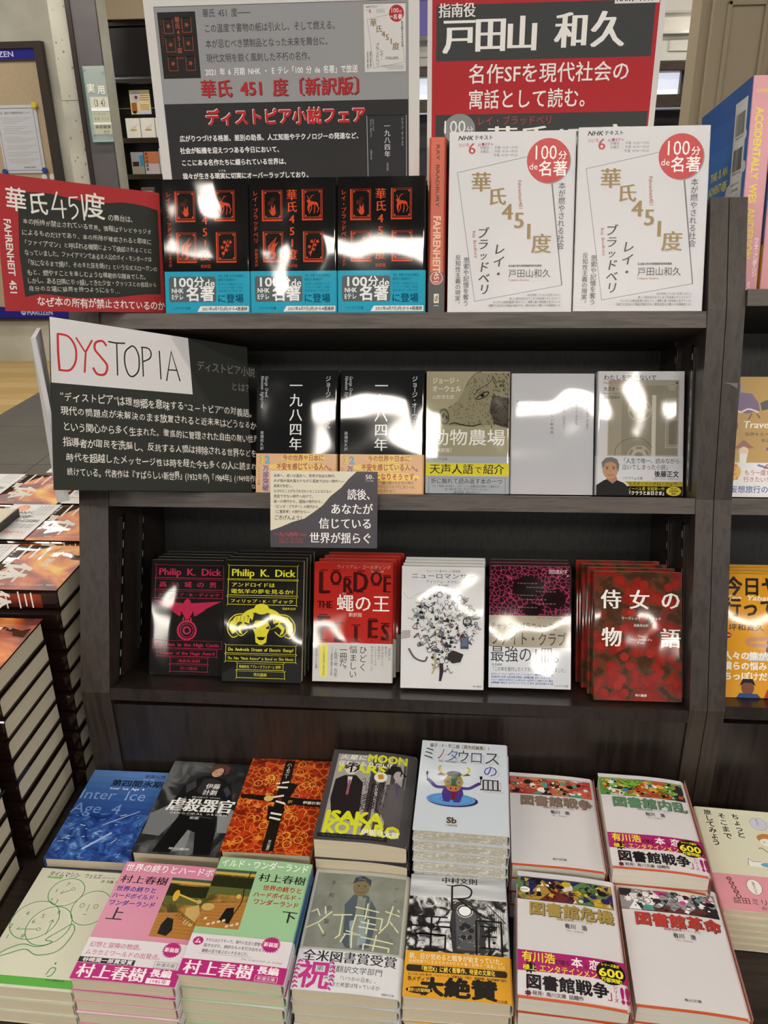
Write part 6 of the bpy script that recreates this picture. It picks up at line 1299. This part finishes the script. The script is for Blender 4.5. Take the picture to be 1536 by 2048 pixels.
# ================================================================== POSTERS AND CARDS
def sheet_obj(name, label, cat, BL, u, v, w, h, th, dsn, fn, mat='#dedcda', fin='paper', edge=None, pname='poster_print'):
    u = Vector(u).normalized(); v = Vector(v); v = (v - u * v.dot(u)).normalized(); n = u.cross(v)
    O = Vector(BL) + u * w / 2 - n * th
    e = empty(name, frame_mtx(O, u, v, n)); tag(e, label, cat)
    V, F = [], []; boxvf(-w / 2, w / 2, 0, h, 0, th, V, F); link_mesh('board', V, F, M(edge or mat, fin), e)
    p = Print(dsn[0], dsn[1], w, h, lambda x, y, z: (x - w / 2, y, th + z), fin); fn(p); p.build(pname, e)
    return e
def d_post1(p):
    GR = '#9b9c9f'; K = '#2a2a2c'; RD = '#b5282c'
    p.rect(12, 194.5, 311, 297, GR); p.rect(12, 297, 311, 560, K); p.frame(12, 194.5, 311, 560, .5, '#77787c')
    p.rect(15.4, 200, 61, 269.5, '#1b1716')
    for x, y in ((22, 207), (44, 206), (22.5, 226), (44, 225), (23, 246), (44.5, 246)): p.frame(x, y, x + 11, y + 15, .6, '#a0492c'); p.star(x + 5.5, y + 7.5, 1.4, 3, 5, '#a0492c')
    p.t('華氏451度', 38.5, 205, 6.4, '#c05a36', v=True, W=38, mi=.02); p.t('レイ・ブラッドベリ', 19, 208, 2.8, '#a0492c', v=True, W=26); p.t('新訳版', 38.5, 248, 2.4, '#a0492c', al='c')
    G4 = '#4a4b50'
    for s, x, y, W_ in (('華氏 451 度――', 69.5, 202.5, 57), ('この温度で書物の紙は引火し、そして燃える。', 70, 218, 160), ('本が忌むべき禁制品となった未来を舞台に、', 70, 234, 151), ('現代文明を鋭く風刺した不朽の名作。', 69.5, 249, 130)): p.t(s, x, y, 9.6, G4, W=W_, wt=.012)
    p.t('2021 年 6 月期 NHK ・ E テレ「100 分 de 名著」で放送', 67, 263.5, 8.6, '#f1f1f1', W=184, wt=.025)
    for o, c in ((.9, '#6b1a1c'), (0, RD)): p.t('華氏 451 度〔新訳版〕', 58.8 + o, 281.5 + o, 20.5, c, W=206, mi=.03)
    for o, c in ((-.8, '#f0d8d4'), (0, '#c0262a')): p.t('ディストピア小説フェア', 62 + o, 313.5 + o, 19, c, W=198, wt=.06)
    Wt = '#f4f4f4'
    for s, x, y, W_ in (('広がりつづける格差、差別の助長、人工知能やテクノロジーの発達など、', 27, 335.8, 227), ('社会が転機を迎えつつある今日において、', 26, 349.5, 129), ('ここにある名作たちに綴られている世界は、', 26, 363.3, 137), ('我々が生きる現実に切実にオーバーラップしており、', 26, 379, 164)): p.t(s, x, y, 7.6, Wt, W=W_, wt=.035)
    p.t('リアル', 72, 373, 3, Wt, W=10, wt=.03); p.t('まさに「今読むべき」物語となっています。', 26, 394, 7.6, Wt, W=140, wt=.035)
    p.rect(260.5, 314, 308.3, 400, '#2c2d31'); p.frame(260.5, 314, 308.3, 400, .5, '#d8d8d8'); p.t('一九八四年', 285, 322, 7.6, '#d9dce0', v=True, W=39, mi=.015); p.t('〔新訳版〕', 285, 365, 2.6, '#b9bcc0', v=True); p.t('ジョージ・オーウェル', 303.5, 317, 3.4, '#b9bcc0', v=True, W=31); p.t('George Orwell', 268.5, 318, 2.8, '#b9bcc0', rot=-90, W=13, skew=.2); p.t('Nineteen Eighty-Four', 265.5, 318, 2.8, '#b9bcc0', rot=-90, W=20, skew=.2); p.t('高橋和久訳', 265, 352, 2.2, '#b9bcc0', v=True)
    p.rect(259.4, 197.8, 308, 267.5, '#dfdedd'); p.frame(259.4, 197.8, 308, 267.5, .4, '#b9b8b8'); p.t('NHKテキスト', 262, 200.8, 2.6, K, W=14, wt=.03); p.t('6', 265.5, 205, 5.6, '#a8323a', mi=.02); p.t('2021年', 262, 203.8, 1.8, '#a8323a')
    for k in range(3): p.line([(274, 203.6 + 1.5 * k), (284, 203.6 + 1.5 * k)], .4, '#8a8a90')
    p.line([(294, 208), (263.5, 213.5), (270, 263.5), (306.5, 258), (303, 212)], .4, '#8e8f96'); p.ell(297.5, 208, 8.6, 8.6, '#b5282c', 26); p.t('100', 290.6, 205, 6.6, '#f7f0ee', W=9.4); p.t('分', 300.4, 206.4, 3.4, '#f7f0ee'); p.t('de', 289.6, 210.8, 3.4, '#f7f0ee', W=3.6); p.t('名著', 293.4, 211.6, 5.6, '#f7f0ee', W=11, wt=.02)
    for ch, x, y, s in (('華', 270.5, 217, 8.4), ('氏', 277, 223.5, 8), ('4', 282, 228.6, 8.4), ('5', 286.5, 231.8, 8.4), ('1', 291, 236, 8.4), ('度', 296.5, 241.5, 8.4)): p.t(ch, x, y, s, GOLD, al='c', mi=.03)
    p.t('ブラッドベリ', 274.6, 238, 5, K, v=True, W=24); p.t('レイ・', 279.6, 244, 5, K, v=True, W=12); p.t('本が燃やされる社会', 304, 216, 3, K, v=True, W=26); p.t('思索や記憶を奪う', 266.5, 246, 2.4, K, v=True, W=18); p.t('反知性主義の現実。', 263, 246, 2.3, K, v=True, W=20); p.t('戸田山和久', 284, 253.5, 3.4, K, W=16)
    for k in range(4): p.line([(278 + 3 * k, 261 + 1.3 * k), (306, 261 + 1.3 * k)], .35, '#77777c')
sheet_obj('poster', 'grey and black book fair poster board with red headline, left of two', 'poster', (-0.3595, 1.103, 1.300), (1, 0, 0), (0, 0, 1), 0.324, 0.558, 0.006, (324, 558), d_post1)
def d_post2(p):
    RD = '#b5262e'; K = '#3c3f40'
    p.rect(5.4, -1 + 1, 262.8, 470, RD); p.rect(10.2, 123, 258, 180, K); p.poly([(212, 110), (262, 110), (262, 126.5), (212, 126.5)], '#e6e4e2'); p.t('NHKテキスト', 214, 121, 9, '#1a1a1c', W=44, wt=.04)
    p.t('指南役', 12.5, 128.6, 15.5, '#f3f1ee', W=43, mi=.03)
    for ch, x, y in (('戸', 37, 155), ('田', 73, 154), ('山', 109.5, 154), ('和', 166, 152), ('久', 207, 152)): p.t(ch, x, y, 39, '#f7f5f2', al='c', mi=.045)
    p.t('名作SFを現代社会の', 48.2, 194.5, 22, '#f7f4f1', W=188, wt=.012); p.t('寓話として読む。', 48.5, 221.5, 22, '#f7f4f1', W=150, wt=.012)
    p.rect(10.2, 237, 261, 300, K); p.ell(39, 253, 19, 17, '#8b8f90', 36); p.t('100', 17, 250, 20, '#f1f1f0', W=30); p.t('分', 47, 254, 9, '#f1f1f0'); p.t('レイ・ブラッドベリ', 59.5, 244.5, 11, '#b8403c', W=91); p.t('華氏451度', 72, 264, 28, '#f3f1ee', W=170, mi=.03)
sheet_obj('poster', 'red and charcoal poster board with large white name, right of two', 'poster', (-0.0262, 1.106, 1.300), (1, 0, 0), (0, 0, 1), 0.2695, 0.480, 0.006, (269.5, 480), d_post2)
def d_red(p):
    Wt = '#f3f0ea'; H = '#e3e0d6'
    p.poly([(24.7, 17.1), (45, 15.2), (61.4, 15.0), (76, 16.4), (90.7, 18.4), (110, 19.4), (130.2, 18.3), (148, 15.8), (165.4, 15.9), (182, 17.6), (196, 20.8), (195.8, 61.7), (194.4, 120.7), (176, 121), (158, 122.6), (136, 125.4), (113.3, 126.5), (90, 127.2), (71.6, 126.4), (51.8, 124.1), (38, 124), (22.6, 127.5), (20.4, 81.6)], '#2f312c')
    for ch, x, y, s in (('華', 22, 25, 26), ('氏', 46, 26.5, 25), ('度', 113, 23, 29)): p.t(ch, x, y, s, Wt, al='c', wt=.016, jit=.06, sx=.92)
    p.line([(69, 12), (62, 31), (79, 29.5)], 1.9, Wt); p.line([(73.5, 20), (74, 40)], 1.9, Wt); p.line([(82.5, 17), (93, 15.5)], 1.7, Wt); p.curve([(83, 17), (83, 26), (88, 24), (92, 29), (90, 35), (84, 40)], 1.9, Wt); p.line([(98, 12), (99.5, 40)], 2.1, Wt)
    p.t('の舞台は、', 129, 34.5, 7.8, H, W=37, jit=.12)
    L = (('本の所持が禁止されている世界。情報はテレビやラジオ', 27, 47, 159), ('によるものだけであり、本の所持が確認されると即座に', 25, 58.6, 160), ('「ファイアマン」と呼ばれる機関によって焼却されることに', 24, 69.2, 161), ('なっていました。ファイアマンである主人公のガイ・モンターグは', 26, 79.4, 158),
         ('「灰になるまで焼け、そのまた灰を焼け」という公式スローガンの', 26, 90.2, 165), ('もと、燃やすことを楽しむような模範的な隊員でした。', 27, 100.5, 151), ('しかし、ある日隣に引っ越してきた少女・クラリスとの会話から', 26, 109.4, 163), ('自分の立場に疑問を持つようになり…', 27, 117.6, 111))
    for s, x, y, W_ in L: p.t(s, x, y, 6.6, H, W=W_, jit=.16)
    p.t('なぜ本の所有が禁止されているのか', 35, 132, 11, Wt, W=164, wt=.022, jit=.1, rot=-1)
    p.t('FAHRENHEIT 451', 10.4, 45.5, 10.5, Wt, rot=-90, W=80, wt=.035)
sheet_obj('handwritten_card', 'red card with blackboard panel and white hand lettering at upper left', 'card', (-0.4829, 0.8901, 1.349), (.6446, .7513, -.1413), (.0083, .1779, .984), 0.1985, 0.1428, 0.002, (199.5, 142.8), d_red, '#b23236', pname='card_print')
def d_dys(p):
    K = '#181816'; RD = '#c42a2e'; H = '#efece4'; G = '#8a8a86'
    p.poly([(0, 0), (172, 0), (176, 70.3), (0, 73)], '#dddcde')
    p.curve([(8.5, 19), (8.5, 40), (9.5, 59)], 2.6, RD); p.curve([(7.5, 18), (20, 19), (28, 30), (28, 46), (21, 57), (9, 58)], 2.4, RD)
    p.line([(29, 19), (39, 34)], 2, RD); p.line([(48, 19.5), (40, 34), (38, 58)], 2.2, RD); p.curve([(65, 24), (60, 19), (52, 22), (51, 30), (58, 38), (65, 47), (62, 57), (53, 58), (48, 51)], 2.6, RD)
    p.curve([(67, 18.5), (76, 19), (88, 17.8)], 1.8, K); p.line([(77.5, 19), (77.5, 57)], 1.7, K); p.curve([(96, 20), (88, 28), (87, 42), (91, 54), (97, 56), (104, 48), (105, 32), (101, 22), (96, 19.5)], 1.8, K)
    p.line([(109.5, 20), (110, 55)], 1.7, K); p.curve([(108, 20), (117, 20), (121, 25), (119, 32), (110, 37)], 1.7, K); p.line([(132, 21), (133, 56)], 1.7, K); p.line([(140.5, 57), (148, 20), (159, 55.5)], 1.8, K); p.line([(143, 43), (156, 42.5)], 1.6, K)
    p.t('ディストピア小説', 183, 33, 13.5, G, W=88, jit=.08); p.t('とは？', 232, 55, 12, G, W=34, jit=.08)
    L = (('“ディストピア”は理想郷を意味する“ユートピア”の対義語。', 9, 87, 260, 11.5), ('現代の問題点が未解決のまま放置されると近未来はどうなるか', 9, 103.4, 261, 10.5), ('という関心から多く生まれた。徹底的に管理された自由の無い世界', 11, 121, 262, 10.5), ('指導者が国民を洗脳し、反抗する人間は排除される世界などを', 11, 138, 258, 10.5),
         ('時代を超越したメッセージ性は時を経た今も多くの人に読まれ', 13.5, 155, 255, 10.5), ('続けている。代表作は『すばらしい新世界』(1932年作)『1984年』(1949年作)', 14, 171.5, 253, 10))
    for k, (s, x, y, W_, sz) in enumerate(L): p.t(s, x, y, sz, H, W=W_, wt=.006, jit=.15, rot=-(0, 0, .1, .6, .8, .6)[k])
    p.t('など', 258, 184, 8, H, jit=.1)
sheet_obj('handwritten_card', 'blackboard card with a white corner lettered DYSTOPIA in red and black', 'card', (-0.4252, 0.8121, 1.169), (.6719, .6866, -.2779), (-.0568, .4218, .9049), 0.2600, 0.1914, 0.0025, (260, 191.4), d_dys, '#2b2d29', pname='card_print')
# blank white boards seen edge-on behind the blackboard card
def quad_board(name, label, pts, th=0.005):
    P = [Vector(q) for q in pts]; n = (P[1] - P[0]).cross(P[3] - P[0]).normalized(); c = P[3]
    e = empty(name, loc=c); tag(e, label, 'board'); V = [q - c for q in P] + [q - c - n * th for q in P]
    link_mesh('board', V, [(0, 1, 2, 3), (7, 6, 5, 4), (0, 4, 5, 1), (1, 5, 6, 2), (2, 6, 7, 3), (3, 7, 4, 0)], M('#d3d3d6', 'paper'), e); return e
quad_board('blank_board', 'blank white board fixed at the shelf side, mostly hidden by the blackboard card', [(-0.4405, 0.851, 1.327), (-0.500, 0.985, 1.312), (-0.497, 0.950, 1.095), (-0.4360, 0.853, 1.138)][::1])
def d_card(p):
    CR = '#dcd6c2'; K = '#2c2a2a'; Wt = '#f4f3f0'
    p.poly([(0, 0), (119, 0), (108, 10), (98, 22), (83, 34), (72, 47), (60, 56), (47, 65), (30, 70), (14, 77), (0, 82)], CR)
    for k, (s, W_) in enumerate((('未来へ、或いは過去へ、思考が自由な時代、', 88), ('人が個人個人異なりながら孤独ではない時代へ―', 98), ('真実が存在し、', 29), ('なされたことがなされなかったことにならない', 80), ('改変できない時代へ向けて。', 57), ('画一の時代から、孤独の時代から、', 70), ('〈ビッグ・ブラザー〉の時代から、', 66), ('〈二重思考〉の時代から―', 50))): p.t(s, 4.5, 6.5 + 7.05 * k, 4.9, K, W=W_, wt=.022)
    p.poly([(119, 0), (148, 0), (148, 105), (0, 105), (0, 82), (14, 77), (30, 70), (47, 65), (60, 56), (72, 47), (83, 34), (98, 22), (108, 10)], '#3f3b43')
    p.t('ごきげんよう！', 5, 64, 6.8, K, W=42, wt=.02)
    for s, x, y, W_ in (('読後、', 106, 31.5, 40), ('あなたが', 83, 51.5, 59), ('信じている', 67, 71.5, 74), ('世界が揺らぐ', 54, 91.5, 87)): p.t(s, x, y, 16, Wt, W=W_, mi=.022)
    p.t('一九八四年', 5, 87, 6.6, '#c23a3a', W=34, mi=.03); p.t('〔新訳版〕', 39, 87.4, 3.4, '#c23a3a', W=12); p.t('ジョージ・オーウェル', 12, 93.4, 4, '#c23a3a', W=32); p.t('高橋和久／訳　本体八六〇円＋税', 12, 97.6, 3, '#c23a3a', W=33); p.t('50', 131, 7, 8.5, '#e3e0dc', W=9, mi=.03); p.t('th', 140.4, 8.6, 3, '#e3e0dc'); p.t('ハヤカワ文庫', 131, 12.6, 2.4, '#e3e0dc', W=11)
sheet_obj('postcard', 'cream and charcoal postcard hanging over the edge of the second shelf', 'card', (-0.2109, 0.9002, 1.0608), (.998, .0585, -.0222), (.0024, .3183, .948), 0.1307, 0.0937, 0.0012, (148, 105), d_card, '#dcd6c2', 'semi', pname='card_print')
# scrap of clear tape on the right-hand upright
tp = empty('tape_scrap', loc=(0.3345, 0.9755, 1.245)); tag(tp, 'torn scrap of clear tape on the right upright', 'tape')
link_mesh('tape', [(-0.008, 0.001, 0.003), (0.008, 0.001, 0.003), (0.008, -0.0003, -0.0035), (0.0, 0.0006, 0.001)], [(3, 2, 1, 0)], M('#6d6865', 'semi'), tp)
